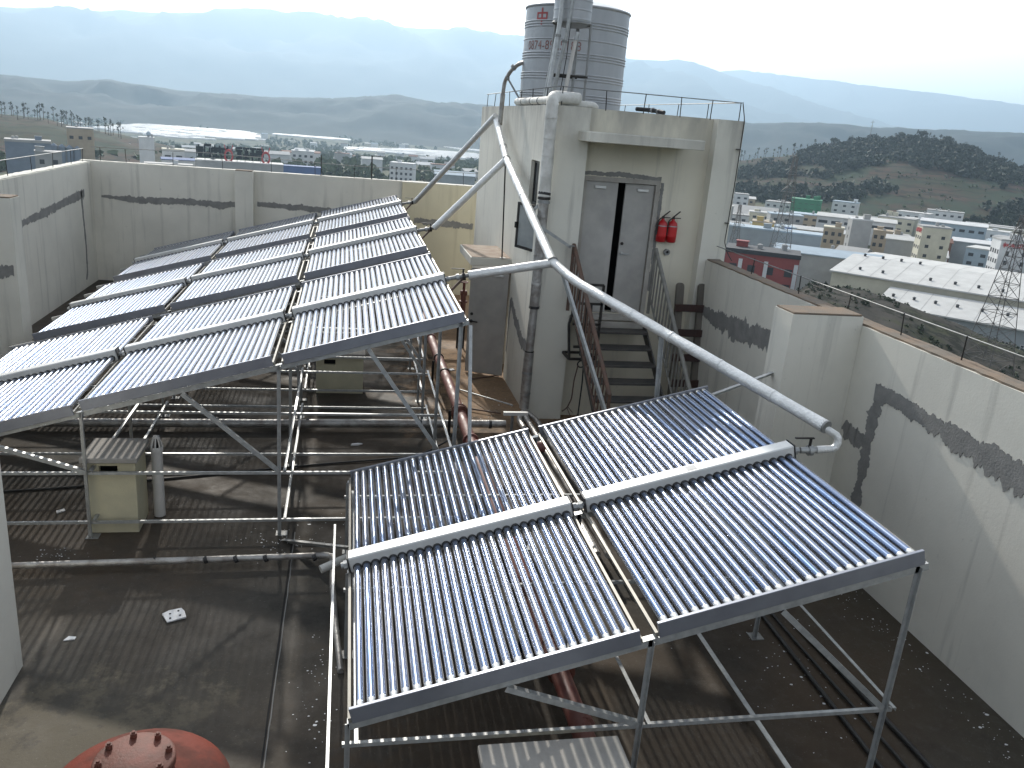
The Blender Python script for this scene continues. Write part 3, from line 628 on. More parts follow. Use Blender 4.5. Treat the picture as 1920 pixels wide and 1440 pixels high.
torus(MB(), (-.42, -.18, .72), (.2, .5, .8), .16, .014).box((-.56, -.19, .715), (-.28, -.17, .725)).build('hand_wheel', 'black', hv)
for dx in (-.06, .07): MB().angle((dx, 0, 0), (dx, 0, .5), .04, .006).build('stand_leg', 'black', hv)

# ------------------------------------------------------------------ tanks on the hut roof
TR = .945
tk = thing('water_tank', 'big ribbed stainless water tank with faded red lettering on the hut roof', 'tank', (3.99, 9.55, 4.97))
prof = [(TR, 0)]; 
def rib(z): return [(TR, z - .020), (TR, z - .014), (TR + .013, z - .006), (TR + .013, z + .006), (TR, z + .014), (TR, z + .020)]
for z0 in (.22, .56, .90, 1.42):
    for k in (-.045, 0, .045): prof += rib(z0 + k)
zs = sorted(prof + [(TR, 1.15), (TR, 1.16), (TR + .008, 1.165), (TR + .008, 1.175), (TR, 1.18), (TR, 1.19), (TR, 1.69), (TR, 1.70), (TR + .018, 1.705), (TR + .018, 1.735), (TR, 1.74)], key=lambda q: q[1])
MB().lathe(zs, (0, 0, 0), 64).build('shell', 'tank', tk)
MB().lathe([(TR, 1.74), (.7, 1.83), (.35, 1.91), (.12, 1.935), (.001, 1.94)], (0, 0, 0), 48).build('dome', 'tanktop', tk)
MB().lathe([(TR + .01, 0), (TR + .06, 0), (TR + .06, .04), (TR + .01, .04)], (0, 0, 0), 48).build('base_ring', 'galvdark', tk)
# lettering wrapped on the shell
def wrap(vs_, R_=TR + .004): 
    out = []
    for x, z in vs_:
        a = x / R_; out.append((R_ * math.sin(a), -R_ * math.cos(a), z))
    return out
def strip(mb, x0, z0, x1, z1, n=4):
    P = [(x0 + (x1 - x0) * i / n, z) for i in range(n + 1) for z in (z0, z1)]
    mb.add(wrap(P), [(2 * i, 2 * i + 2, 2 * i + 3, 2 * i + 1) for i in range(n)])
ROT = -R(17)
b = MB(); cx = -.62
for x0, z0, x1, z1 in ((-.125, 1.565, .125, 1.595), (-.125, 1.475, .125, 1.505), (-.125, 1.505, -.093, 1.565), (.093, 1.505, .125, 1.565), (-.018, 1.375, .018, 1.665)): strip(b, cx + x0, z0, cx + x1, z1)
lt = b.build('character_lettering', 'redpaint', tk)
fc = bpy.data.curves.new('num', 'FONT'); fc.body = '0874-8925188'; fc.size = .215; fc.align_x = 'LEFT'; fc.space_character = 1.08
fo = bpy.data.objects.new('num', fc); COL.objects.link(fo)
dg = bpy.context.evaluated_depsgraph_get(); me = bpy.data.meshes.new_from_object(fo.evaluated_get(dg))
xs_ = [q.co.x for q in me.vertices]; sx = 1.12 / (max(xs_) - min(xs_))
for q in me.vertices:
    x = -.95 + (q.co.x - min(xs_)) * sx; a = x / (TR + .004); z = .985 + q.co.y
    q.co = Vector(((TR + .004) * math.sin(a), -(TR + .004) * math.cos(a), z))
me.materials.clear(); me.materials.append(M['numpaint']); bpy.data.objects.remove(fo)
nb = link('number_lettering', me, tk)
for q in (lt, nb): q.rotation_euler = (0, 0, R(-18))

st = thing('header_tank', 'small ribbed steel tank held high on a pipe stand in front of big tank', 'tank', (3.42, 7.65, 4.97))
r1 = .305; zb = 1.30
pr = [(.02, zb - .06), (.2, zb - .05), (r1 - .02, zb)]
for k in range(5):
    z = zb + .05 + k * .14; pr += [(r1, z - .05), (r1, z - .018), (r1, z - .012), (r1 + .008, z), (r1, z + .012), (r1, z + .018), (r1, z + .05)]
pr += [(r1, zb + .78), (r1 * .6, zb + .9), (.01, zb + .93)]
MB().lathe(pr, (0, 0, 0), 40).build('shell', 'tank', st)
torus(MB(), (0, 0, zb - .005), (0, 0, 1), r1 + .005, .016, 32).build('rim', 'galvdark', st)
for (xa, ya, xb_, yb, r) in ((-.40, -.18, -.24, -.18, .032), (-.28, .2, -.22, .2, .024), (.27, -.2, .27, -.2, .022), (.16, .2, .16, .2, .03)):
    MB().cyl((xa, ya, 0), (xb_, yb, zb + .0), r, 10).build('leg', 'galv' if r > .03 else 'galvdark', st)
MB().cyl((-.30, -.19, .50), (.29, -.21, .50), .02, 8).build('tie_bar', 'black', st); MB().cyl((-.30, .19, .50), (.22, .2, .50), .018, 8).build('tie_bar', 'black', st)
MB().path([(-.18, -.28, .0), (-.15, -.27, .3), (-.10, -.26, .78), (-.06, -.22, 1.6), (-.06, -.2, 2.2)], .007, 5).build('wire', 'black', st)
fp = pipe('filler_pipe', 'thin stained pipe standing before the big tank below the small tank', [('pipe', [(3.30, 7.3, 5.0), (3.36, 7.3, 5.5), (3.44, 7.35, 6.05)], .030, 'pvc', 0), ('cap', [(3.43, 7.345, 6.0), (3.455, 7.35, 6.12)], .042, 'galv', 0)])
o1 = pipe('vent_riser', 'tall slim grey pipe rising past the left side of the small tank', [('pipe', [(3.02, 7.25, 4.98), (3.10, 7.3, 5.7), (3.16, 7.35, 6.35), (3.17, 7.4, 7.2)], .036, 'galv', .2), ('clamp', [(3.135, 7.33, 6.02), (3.137, 7.33, 6.06)], .05, 'galvdark', 0)])
o1 = pipe('vent_riser', 'second slim grey pipe leaning beside the small tank', [('pipe', [(3.14, 7.45, 4.98), (3.22, 7.4, 5.6), (3.30, 7.36, 6.25), (3.36, 7.34, 7.2)], .032, 'galv', .2), ('clamp', [(3.265, 7.38, 5.95), (3.268, 7.38, 5.99)], .045, 'galvdark', 0)])

# ------------------------------------------------------------------ steel stair
stx = thing('steel_stair', 'dark steel stair with barred handrails climbing to the hut doors', 'stair', (4.15, 4.0, 0))
o0 = Vector((4.15, 4.0, 0)); SX0, SX1 = 3.62, 4.72
def stp(k): return 6.02 - .27 * k, 1.62 - .2 * k
for k in range(8):
    y, z = stp(k)
    MB().bbox(Vector((SX0, y - .14, z - .035)) - o0, Vector((SX1, y + .13, z)) - o0, .004).build('tread', 'steelblue', stx)
for x in (SX0 - .02, SX1 + .02):
    a = Vector((x, 6.2, 1.66)) - o0; c = Vector((x, 3.95, 0.0)) - o0
    w = Vector((0.012, 0, 0)); h = Vector((0, 0, .1))
    MB().add([a - w - h, a + w - h, a + w + h, a - w + h, c - w - h * 0, c + w - h * 0, c + w + h, c - w + h], [(0, 1, 2, 3), (4, 7, 6, 5), (0, 4, 5, 1), (1, 5, 6, 2), (2, 6, 7, 3), (3, 7, 4, 0)]).build('stringer', 'steelblue', stx)
    lf = x < 4; mt = 'railwood' if lf else 'railgrey'; xr = x - .04 if lf else x + .04
    A = Vector((xr - (.14 if lf else 0), 6.18, 2.93)) - o0; B_ = Vector((xr, 4.05, 1.16)) - o0
    MB().path([A, B_], .034, 8).build('handrail', mt, stx)
    A2 = A - Vector((0, 0, .78)); B2 = B_ - Vector((0, 0, .78)); MB().path([A2, B2], .018, 8).build('lower_rail', mt, stx)
    for i in range(17):
        t_ = i / 16; MB().cyl(A2.lerp(B2, t_), A.lerp(B_, t_), .014 if i not in (0, 8, 16) else .024, 6).build('baluster', mt, stx)
    for q in (A, B_): MB().cyl(Vector((q.x, q.y, q.z - 1.05)), Vector((q.x, q.y, q.z + .02)), .028, 8).build('newel', mt, stx)
MB().bbox(Vector((SX0, 6.02 + .135, 1.62)) - o0, Vector((SX1, 6.199, 1.72)) - o0, .004).build('landing_edge', 'conc', stx)
# ac bracket cage
cg = thing('bracket_cage', 'black welded bracket cage hung beside the stair', 'bracket', (3.62, 5.98, 1.75)); o0 = Vector((3.62, 5.98, 1.75))
x0, x1, y0, y1, z0, z1 = 3.42, 3.86, 5.80, 6.2, 1.18, 2.38
for a, c in (((x0, y0, z0), (x1, y0, z0)), ((x0, y1, z0), (x1, y1, z0)), ((x0 + .1, y0, z1), (x1, y0, z1)), ((x0, y0, z0), (x0 - .06, y0, 1.75)), ((x0 - .06, y0, 1.75), (x0 + .1, y0, z1)), ((x1, y0, z0), (x1, y0, z1)), ((x0, y0, z0), (x0, y1, z0)), ((x1, y0, z0), (x1, y1, z0)), ((x0 + .18, y0, z0 + .06), (x0 + .20, y0, z1 - .3)), ((x0 + .30, y0, z0 + .06), (x0 + .27, y0, z1 - .3)), ((x0 + .1, y0, z1 - .3), (x1, y0, z1 - .3)), ((x0, y0, 1.75), (x1, y0, 1.75)), ((x0 + .05, y0, 1.38), (x1 + .03, y0, 1.40))):
    MB().cyl(Vector(a) - o0, Vector(c) - o0, .026, 4, smooth=False).build('bar', 'black', cg)
cb = thing('hanging_cable', 'looped brown cable hanging below the bracket cage with a frayed end', 'cable', (3.66, 5.9, 1.1)); o0 = Vector((3.66, 5.9, 1.1))
torus(MB(), (0, 0, -.03), (0, 1, .2), .06, .012).build('loop', 'cable', cb)
MB().path([(-.05, 0, -.05), (-.09, 0, -.3), (-.10, 0, -.62), (-.16, 0, -.78), (-.24, .0, -.84)], .011, 6, .05).build('cord', 'railwood', cb)
MB().path([(.04, 0, -.06), (.05, 0, -.35), (.04, 0, -.75), (.03, 0, -1.08)], .012, 6, .05).build('cord', 'cable', cb)
MB().path([(-.16, 0, -.78), (-.10, 0, -.90)], .006, 5).path([(-.15, 0, -.76), (-.06, 0, -.86)], .006, 5).build('frayed_end', 'railwood', cb)
# wooden ladder against the hut
ld = thing('wooden_ladder', 'old wooden ladder with wide dark red rungs leaning by the right wall', 'ladder', (5.45, 5.75, 0))
for x in (-.18, .20):
    a = Vector((x - .02, 0, 0)); c = Vector((x, .42, 2.35))
    d = (c - a).normalized(); s_ = Vector((.062, 0, 0)); q = Vector((0, .035, -.006))
    MB().add([a - s_ - q, a + s_ - q, a + s_ + q, a - s_ + q, c - s_ - q, c + s_ - q, c + s_ + q, c - s_ + q], [(0, 1, 2, 3), (4, 7, 6, 5), (0, 4, 5, 1), (1, 5, 6, 2), (2, 6, 7, 3), (3, 7, 4, 0)]).cyl(c - q, c + q, .062, 14).build('stile', 'wood', ld)
for z in (.35, .80, 1.22, 1.62, 2.02):
    y = z * .42 / 2.35 - .05; MB().bbox((-.27, y - .03, z - .06), (.29, y + .012, z + .06), .006).build('rung', 'rung', ld)
# fire extinguishers
def extinguisher(x, label):
    t = thing('fire_extinguisher', label, 'extinguisher', (x, 6.355, 3.03), 'fire extinguishers by the hut doors'); t.scale = (1.22, 1.22, 1.18)
    MB().lathe([(.0, 0), (.055, 0), (.066, .012), (.066, .23), (.055, .268), (.028, .29), (.02, .30), (.02, .315), (0, .315)], (0, 0, 0), 24).build('cylinder', 'extred', t)
    MB().lathe([(.0668, .215), (.0668, .226)], (0, 0, 0), 24).build('band', 'galv', t)
    MB().lathe([(.0665, .08), (.0665, .2)], (0, 0, 0), 24).build('label_wrap', 'paperlabel', t).data.polygons
    MB().box((-.014, -.014, .315), (.014, .014, .345)).add([(-.01, -.01, .345), (.01, -.01, .345), (.09, -.01, .42), (.08, -.01, .425), (-.01, .01, .345), (.01, .01, .345), (.09, .01, .42), (.08, .01, .425)], [(0, 1, 2, 3), (4, 7, 6, 5), (0, 4, 5, 1), (1, 5, 6, 2), (2, 6, 7, 3), (3, 7, 4, 0)]).box((.01, -.008, .325), (.1, .008, .336)).build('lever', 'black', t)
    MB().path([(-.02, 0, .325), (-.07, -.02, .29), (-.075, -.02, .1)], .009, 8, .03).build('hose', 'black', t)
extinguisher(4.90, 'red fire extinguisher nearest the hut door'); extinguisher(5.075, 'red fire extinguisher on the side away from the hut door')
ws = thing('wall_socket', 'small round grey pipe stub on the hut wall under the extinguishers', 'pipe stub', (5.06, 6.44, 2.86))
MB().cyl((0, .008, 0), (0, -.05, 0), .05, 16).build('collar', 'galvdark', ws); MB().cyl((0, -.051, .005), (0, -.056, .005), .022, 12).build('hole', 'dark', ws)

# ------------------------------------------------------------------ vent boxes, vent pipe, vessel, litter
def vent_box(label, x0, y0, x1, y1, h, slot=True, over=.04):
    t = thing('vent_shaft', label, 'vent shaft', ((x0 + x1) / 2, (y0 + y1) / 2, 0)); o0 = Vector(((x0 + x1) / 2, (y0 + y1) / 2, 0))
    B1 = lambda a, c: (tuple(Vector(a) - o0), tuple(Vector(c) - o0))
    b = MB(); xm = (x0 + x1) / 2; s0, s1 = x0 + .13, x0 + .32; z0, z1 = h - .15, h - .06
    if slot:
        for a, c in (((x0, y0, 0), (x1, y0 + .06, z0)), ((x0, y0, z0), (s0, y0 + .06, z1)), ((s1, y0, z0), (x1, y0 + .06, z1)), ((x0, y0, z1), (x1, y0 + .06, h)), ((x0, y0 + .06, 0), (x0 + .06, y1, h)), ((x1 - .06, y0 + .06, 0), (x1, y1, h)), ((x0 + .06, y1 - .06, 0), (x1 - .06, y1, h))):
            b.box(*B1(a, c))
        b.build('box', 'ventbox', t)
        MB().box(*B1((x0 + .061, y0 + .2, z0 - .05), (x1 - .061, y0 + .21, z1 + .04))).build('slot_shade', 'dark', t)  # near-black plate stands in for the shade behind the slot
    else:
        b.bbox(*B1((x0, y0, 0), (x1, y1, h)), .006).build('box', 'ventbox', t)
    MB().bbox(*B1((x0 - over, y0 - over * 2.2, h + .001), (x1 + over, y1 + over * 1.2, h + .06)), .008).build('cap_slab', 'capslab', t)
    return t
vent_box('cream vent shaft with slotted front and slab cap behind a frame leg', -2.785, 2.43, -2.285, 2.90, .86)
vent_box('squat cream vent shaft under the middle of the left array', -.54, 7.42, .25, 8.1, .66, True, .03)
sv = vent_box('pale wide slab topped shaft at the bottom edge below the near collectors', .86, -3.6, 1.74, -2.15, .72, False, .04)
vp_ = thing('vent_pipe', 'white pvc vent pipe with slotted conical cap beside the cream shaft', 'vent pipe', (-2.15, 2.85, 0))
MB().cyl((0, 0, 0), (0, 0, .82), .062, 20).build('pipe', 'pvc', vp_)
MB().lathe([(.07, .80), (.07, .85), (.066, .86)], (0, 0, 0), 20).lathe([(.035, .96), (.03, .985), (.0, .99)], (0, 0, 0), 20).build('cowl', 'pvc', vp_)
for k in range(8):
    a = 2 * math.pi * k / 8; d = Vector((math.cos(a), math.sin(a), 0)); MB().cyl(d * .064 + Vector((0, 0, .855)), d * .032 + Vector((0, 0, .965)), .010, 6).build('cowl_slat', 'pvc', vp_)
MB().cyl((0, 0, .82), (0, 0, .95), .022, 8).build('core', 'dark', vp_)
rv = thing('pressure_vessel', 'red domed pressure vessel top with rusty bolted flange in the foreground', 'vessel', (-1.28, -2.09, .03))
MB().lathe([(.56, 0), (.56, .50)] + [(.56 * math.cos(a), .50 + .24 * math.sin(a)) for a in [R(8 * i) for i in range(1, 11)]] + [(.02, .74)], (0, 0, 0), 48).build('shell', 'redvessel', rv)
MB().lathe([(.235, .76), (.235, .80), (.225, .808), (.0, .808)], (0, 0, 0), 40).build('flange', 'rustred', rv)
MB().lathe([(.20, .5), (.20, .76)], (0, 0, 0), 32).build('neck', 'redvessel', rv)
for k in range(8):
    a = 2 * math.pi * (k + .3) / 8; c = Vector((.195 * math.cos(a), .195 * math.sin(a), 0))
    MB().cyl(c + Vector((0, 0, .809)), c + Vector((0, 0, .838)), .022, 6, smooth=False).cyl(c + Vector((0, 0, .838)), c + Vector((0, 0, .850)), .011, 8).build('bolt', 'rustred', rv)
for a in (200, 330): 
    c = Vector((.42 * math.cos(R(a)), .42 * math.sin(R(a)), .66)); MB().bbox(c - Vector((.03, .03, .02)), c + Vector((.03, .03, .08)), .006).build('lifting_lug', 'rustred', rv)
def litter(name, label, x, y, verts, mat, rot=0, z=.003):
    t = MB(); n = len(verts); h = .012
    t.add([(p[0], p[1], 0) for p in verts] + [(p[0], p[1], h + random.uniform(-.004, .006)) for p in verts], [tuple(reversed(range(n))), tuple(range(n, 2 * n))] + [(i, (i + 1) % n, n + (i + 1) % n, n + i) for i in range(n)])
    o = t.build(name, mat); o.location = (x, y, z); o.rotation_euler = (0, 0, R(rot)); return tag(o, label, 'litter')
pl = litter('plastic_plate', 'white square plastic plate with holes lying on the open floor', -1.60, .72, [(-.09, -.08), (.08, -.09), (.1, .02), (.09, .08), (-.02, .09), (-.09, .07)], 'white', 28, .008)
for hx, hy in ((-.03, .03), (.05, .04), (-.05, -.04), (.04, -.04)): MB().cyl((hx, hy, .012), (hx, hy, .019), .010, 8).build('hole', 'dark', pl)
litter('paper_scrap', 'small white scrap on the floor left of the plastic plate', -2.42, .42, [(-.05, -.02), (.04, -.025), (.05, .01), (-.01, .025)], 'white', 10)
litter('paper_scrap', 'white scrap on the dark floor left of the cream shaft', -3.25, 2.95, [(-.05, -.03), (.05, -.02), (.06, .03), (-.03, .03)], 'white', 40)
litter('paper_scrap', 'bright white scrap on the sunlit floor near the hut side door', 1.98, 8.95, [(-.05, -.05), (.05, -.04), (.05, .05), (-.04, .05)], 'white', 15)
litter('paper_scrap', 'pair of pale flakes on the floor beyond the near left collector', .12, 5.05, [(-.08, -.03), (.02, -.04), (.09, .0), (.03, .03), (-.06, .03)], 'white', 5)
litter('mortar_lump', 'pale lump lying beside the floor pipe under the left array', .52, 5.85, [(-.06, -.03), (.03, -.05), (.07, .02), (.0, .05), (-.05, .03)], 'capslab', 5)
# white paint and mortar splashes trodden onto the floor
def splash(label, cx, cy, sx, sy, n, seed, parent=floor_o):
    rnd = random.Random(seed); b = MB()
    for _ in range(n):
        x = cx + rnd.gauss(0, sx); y = cy + rnd.gauss(0, sy); r = rnd.uniform(.003, .009) * (2.0 if rnd.random() < .1 else 1); k = rnd.randint(5, 7); ph = rnd.random() * 6
        P = [(x + r * rnd.uniform(.6, 1.3) * math.cos(ph + 2 * math.pi * i / k), y + r * rnd.uniform(.5, 1.1) * math.sin(ph + 2 * math.pi * i / k), .0045) for i in range(k)]
        b.add(P, [tuple(range(k))])
    o = b.build('mortar_splash', 'white', parent); o['kind'] = 'stuff'; return o
splash('', -.25, -.35, .10, .55, 60, 1); splash('', -.75, 2.15, .25, .18, 70, 2); splash('', -3.0, 1.95, .18, .08, 40, 3); splash('', 4.05, -.6, .3, .6, 90, 4); splash('', -.3, 2.5, .5, .3, 40, 5); splash('', 2.3, 6.6, .3, .5, 60, 6); splash('', 5.45, -.6, .12, 1.6, 160, 7)
for i, (x0, x1, r, lb) in enumerate(((4.08, 4.20, .022, 'left one of the dark conduits along the right floor'), (4.20, 4.42, .016, 'middle one of the dark conduits along the right floor'), (4.36, 4.62, .024, 'right one of the dark conduits along the right floor'))):
    t = thing('conduit', lb, 'conduit', (x0, 3.2, .03)); MB().path([(0.25, 0, 0), (.12, -3.0, 0), (x1 - x0 - .05, -5.0, 0), (x1 - x0 - .1, -8.5, 0)], r, 8, .3).build('tube', 'cable', t)
    MB().cyl((.14, -2.5, 0), (.138, -2.58, 0), r + .006, 8).build('coupling', 'galvdark', t)
t = thing('floor_cable', 'black cable trailing across the floor under the left array', 'cable', (-4.6, 3.4, .015)); MB().path([(0, 0, 0), (1.3, .2, 0), (2.6, .5, 0), (4.2, .9, 0), (5.6, 1.15, .01), (6.1, 1.4, .2)], .014, 6, .3).build('cord', 'cable', t); MB().cyl((6.08, 1.4, .19), (6.12, 1.42, .26), .02, 6).build('plug', 'cable', t)
for i, (a, c, lb) in enumerate((((1.95, 7.7, .02), (2.62, 6.05, .30), 'thin steel rod leaning from the sunlit floor to the cable tray'), ((1.72, 6.75, .03), (2.50, 6.35, .05), 'rusty rod lying across the sunlit floor'), ((2.30, 8.35, .02), (2.85, 8.62, .02), 'short rod on the floor below the open side door'))):
    t = thing('loose_rod', lb, 'rod', a); MB().cyl((0, 0, 0), Vector(c) - Vector(a), .014, 8).build('rod', 'galv' if i == 0 else 'railwood', t); MB().cyl((0, 0, 0), (Vector(c) - Vector(a)) * .04, .018, 8).build('end', 'railwood', t)

# ================================================================== THE VALLEY
def ss(a, b_, x):
    t = max(0, min(1, (x - a) / (b_ - a))); return t * t * (3 - 2 * t)
def gz(x, y):
    v = .85 * y - .5 * x
    return -38 - 40 * ss(300, 1600, v)
def fbm(x, y, s, o=5): return noise.fractal(Vector((x / s, y / s, 3.7)), .9, 2.1, o)
def grid(name, nx, ny, fn, mats, cat=None, label=None, kind='structure', smooth=True):
    vs_ = [fn(i / (nx - 1), j / (ny - 1)) for j in range(ny) for i in range(nx)]
    fs = [(j * nx + i, j * nx + i + 1, (j + 1) * nx + i + 1, (j + 1) * nx + i) for j in range(ny - 1) for i in range(nx - 1)]
    return tag(MB().add(vs_, fs, 0, smooth).build(name, mats, recalc=False), label, cat, kind=kind)

# ground: fields and scrub, mottled
def land_mat(name, cols, sc, dark=None, rows=None):
    m, nt, bs = node_mat(name)
    v = coords(nt, (1, 1, 1), True)
    c = mix(nt, noise_fac(nt, v, sc[0], .38, .62, 8, .7), cols[0], cols[1])
    c = mix(nt, noise_fac(nt, v, sc[1], .5, .62, 6, .7), c, cols[2])
    if rows:
        w = nt.nodes.new('ShaderNodeTexWave'); w.wave_type = 'BANDS'; w.bands_direction = 'Z'; w.inputs['Scale'].default_value = rows
        w.inputs['Distortion'].default_value = 6; w.inputs['Detail'].default_value = 4; w.inputs['Detail Scale'].default_value = .6
        nt.links.new(v, w.inputs['Vector']); mr = nt.nodes.new('ShaderNodeMapRange'); mr.inputs[1].default_value = .72; mr.inputs[2].default_value = .95; nt.links.new(w.outputs['Fac'], mr.inputs[0])
        c = mix(nt, mathn(nt, 'MULTIPLY', mr.outputs[0], .75), c, cols[3])
    if dark: c = mix(nt, noise_fac(nt, v, dark[0], dark[1], dark[2], 9, .75), c, dark[3])
    nt.links.new(c, bs.inputs['Base Color']); bs.inputs['Roughness'].default_value = .95; bs.inputs['Specular IOR Level'].default_value = .1
    return m
M['ground'] = land_mat('valley_land', [(.075, .085, .05), (.10, .105, .065), (.15, .12, .085)], (.012, .03), (.02, .5, .56, (.04, .055, .035)))
M['hill'] = land_mat('hill_land', [(.060, .040, .028), (.040, .047, .023), (.075, .045, .033), (.018, .020, .013)], (.018, .035), (.022, .49, .57, (.035, .05, .03)), .09)
M['mount'] = land_mat('mountain_land', [(.020, .030, .026), (.028, .037, .030), (.034, .037, .031)], (.0016, .004), (.003, .5, .6, (.014, .022, .018)))
def ground_fn(u, w):
    a = 2 * math.pi * u; r = 25 * (19000 / 25) ** w
    x, y = r * math.sin(a), r * math.cos(a)
    return (x, y, gz(x, y) + fbm(x, y, 90) * min(1.5, r / 200))
grid('ground', 240, 90, ground_fn, 'ground', label='valley floor of fields and scrub round the building')

def interp(pts, x):
    if x <= pts[0][0]: return pts[0][1]
    for (a, p), (c, q) in zip(pts, pts[1:]):
        if x <= c: t = (x - a) / (c - a); return p + (q - p) * t
    return pts[-1][1]
def az(x, y): return math.degrees(math.atan2(x, y))
# terraced hill on the right: crest height and distance by azimuth
HC = [(14, -60), (21, -38), (25.2, -18), (28.1, -8), (31.2, 5), (33.2, 14), (35.5, 19), (37.5, 17), (39.9, 6), (41.6, -2), (44, -12), (48, -28), (54, -42), (60, -50)]
def hill_z(x, y):
    a = az(x, y); r = math.hypot(x, y); c = interp(HC, a); g0 = gz(x, y)
    p = ss(600, 1010, r) * (1 - ss(1010, 1500, r) * .9)
    z = g0 - 4 + max(0, c - g0 + 4) * p
    z += fbm(x, y, 70) * 4 * p + fbm(x + 300, y, 220, 3) * 7 * ss(.1, .6, p) * (1 - ss(.85, 1, p))
    return z
def hill_fn(u, w):
    a = R(12 + 50 * u); r = 560 + 950 * w; x, y = r * math.sin(a), r * math.cos(a); return (x, y, hill_z(x, y))
grid('hill', 160, 120, hill_fn, 'hill', label='terraced brown and green hill with wooded crest at the right')
# low wooded rise on the left
LC = [(-34, -30), (-24, -16.5), (-19.8, -18.2), (-17.7, -18.8), (-15.8, -22.8), (-13.8, -27), (-11, -34), (-8, -50)]
def rise_z(x, y):
    a = az(x, y); r = math.hypot(x, y); g0 = gz(x, y); p = ss(480, 715, r) * (1 - .8 * ss(720, 950, r))
    return g0 - 3 + max(0, interp(LC, a) - g0 + 3) * p + fbm(x, y, 50) * 2.5 * p
def rise_fn(u, w):
    a = R(-38 + 31 * u); r = 470 + 520 * w; x, y = r * math.sin(a), r * math.cos(a); return (x, y, rise_z(x, y))
grid('rise', 90, 60, rise_fn, 'hill', label='low scrubby rise topped with trees at the far left')
# mountains: crest points (azimuth, elevation of crest in metres) per range
def range_(label, crest, r0, r1, r2, base, amp, a0, a1, nseed):
    def fn(u, w):
        a = a0 + (a1 - a0) * u; r = r0 + (r2 - r0) * w; x, y = r * math.sin(R(a)), r * math.cos(R(a))
        p = ss(r0, r1, r) * (1 - ss(r1, r2 + 300, r)); p = p ** .8
        q = 1 - abs(noise.fractal(Vector((x / (amp * 9), y / (amp * 9), nseed)), .9, 2.1, 5))
        z = base + (interp(crest, a) - base) * p + (q - .85) * amp * 2.6 * p * (1 - ss(r1 - (r1 - r0) * .35, r1, r) * .85) + fbm(x, y, amp * 2, 4) * amp * .05
        return (x, y, z)
    grid('mountain', 260, 50, fn, 'mount', label=label)
range_('high hazy mountain range along the left and middle skyline', [(-30, 705), (-19.6, 745), (-16, 815), (-11, 865), (-5, 963), (1.4, 999), (6.5, 978), (10.9, 946), (17.8, 864), (21.8, 855), (24, 750), (27, 580), (30, 420), (34, 285), (40, 180), (52, 150)], 6500, 10500, 12500, -80, 250, -32, 52, 1.3)
range_('farther pale mountain ridge behind at the right', [(10, 450), (20, 840), (22.5, 960), (25.1, 1000), (28, 965), (31.5, 910), (33.5, 875), (36, 855), (38, 815), (40.7, 775), (46, 780), (54, 720)], 11000, 13500, 15800, -80, 250, 12, 54, 2.9)
range_('lower wooded hills in front of the far mountains', [(-30, 30), (-19.5, 26), (-16.3, 23), (-14, 39), (-10.3, 24), (-5, 28), (-.4, 45), (2.9, 78), (5.7, 68), (8.4, 66), (14, 70), (20, 60), (25.6, 78), (28.8, 96), (34.9, 100), (41, 112), (50, 120)], 2500, 3500, 4300, -80, 45, -32, 52, 5.1)

# ------------------------------------------------------------------ trees
M['leafdark'] = surf('dark_foliage', (.018, .03, .016), (.036, .05, .025), .5, .8, lo=.4, hi=.6, world_space=True, vary=.3)
M['leafmid'] = surf('mid_foliage', (.045, .07, .03), (.08, .10, .05), .5, .8, lo=.4, hi=.6, world_space=True, vary=.3)
M['leafdry'] = surf('dry_scrub', (.075, .075, .04), (.11, .095, .06), .8, .9, world_space=True)
M['bark'] = surf('bark', (.09, .07, .055), (.06, .05, .04), 5, .9)
def leaf_cloud(b, c, rad, n, size, rnd, flat=1.0):
    for _ in range(n):
        d = Vector((rnd.gauss(0, 1), rnd.gauss(0, 1), rnd.gauss(0, 1))).normalized() * (rnd.random() ** .45)
        p = Vector(c) + Vector((d.x * rad[0], d.y * rad[1], d.z * rad[2]))
        u = Vector((rnd.gauss(0, 1), rnd.gauss(0, 1), rnd.gauss(0, 1) * flat)).normalized(); w = u.orthogonal().normalized(); s = size * rnd.uniform(.6, 1.4)
        w = (w * math.cos(rnd.random() * 6) + u.cross(w) * math.sin(rnd.random() * 6)).normalized(); q = u.cross(w)
        b.add([p - w * s - q * s * .5, p + w * s * .2 - q * s * .8, p + w * s + q * s * .3, p - w * s * .3 + q * s * .8], [(0, 1, 2, 3)])
def tree_meshes(kind, seed):
    rnd = random.Random(seed); H = 1.0; bt = MB(); bc = MB()
    if kind == 'tall':       # bare stem, tufted crown
        bt.cyl((0, 0, -.1), (.02, .01, .55), .022, 6, .014).cyl((.02, .01, .55), (.0, .03, .9), .014, 5, .006)
        for k in range(5):
            a = rnd.random() * 6.3; z = rnd.uniform(.35, .8); q_ = rnd.uniform(.05, .14); e = (q_ * math.cos(a), q_ * math.sin(a), z + .12); bt.cyl((.01, .01, z), e, .008, 4, .004); leaf_cloud(bc, e, (.07, .07, .06), 12, .028, rnd)
        leaf_cloud(bc, (0, .02, .86), (.08, .08, .15), 26, .028, rnd)
    else:                    # broad crown of several clumps
        bt.cyl((0, 0, -.1), (.0, .02, .45), .035, 6, .022)
        for k in range(7):
            a = k * .9 + rnd.random(); rr = rnd.uniform(.12, .28); z = rnd.uniform(.42, .82); e = (rr * math.cos(a), rr * math.sin(a), z)
            bt.cyl((0, .01, .35), e, .012, 4, .005); leaf_cloud(bc, e, (.17, .17, .13), 42, .045, rnd)
        leaf_cloud(bc, (0, 0, .75), (.2, .2, .2), 60, .045, rnd)
    o = bt.build('x', 'bark', recalc=False); t = o.data; bpy.data.objects.remove(o)
    out = []
    for mt in ('leafdark', 'leafmid'):
        o = bc.build('x', mt, recalc=False); out.append(o.data); bpy.data.objects.remove(o)
    return t, out
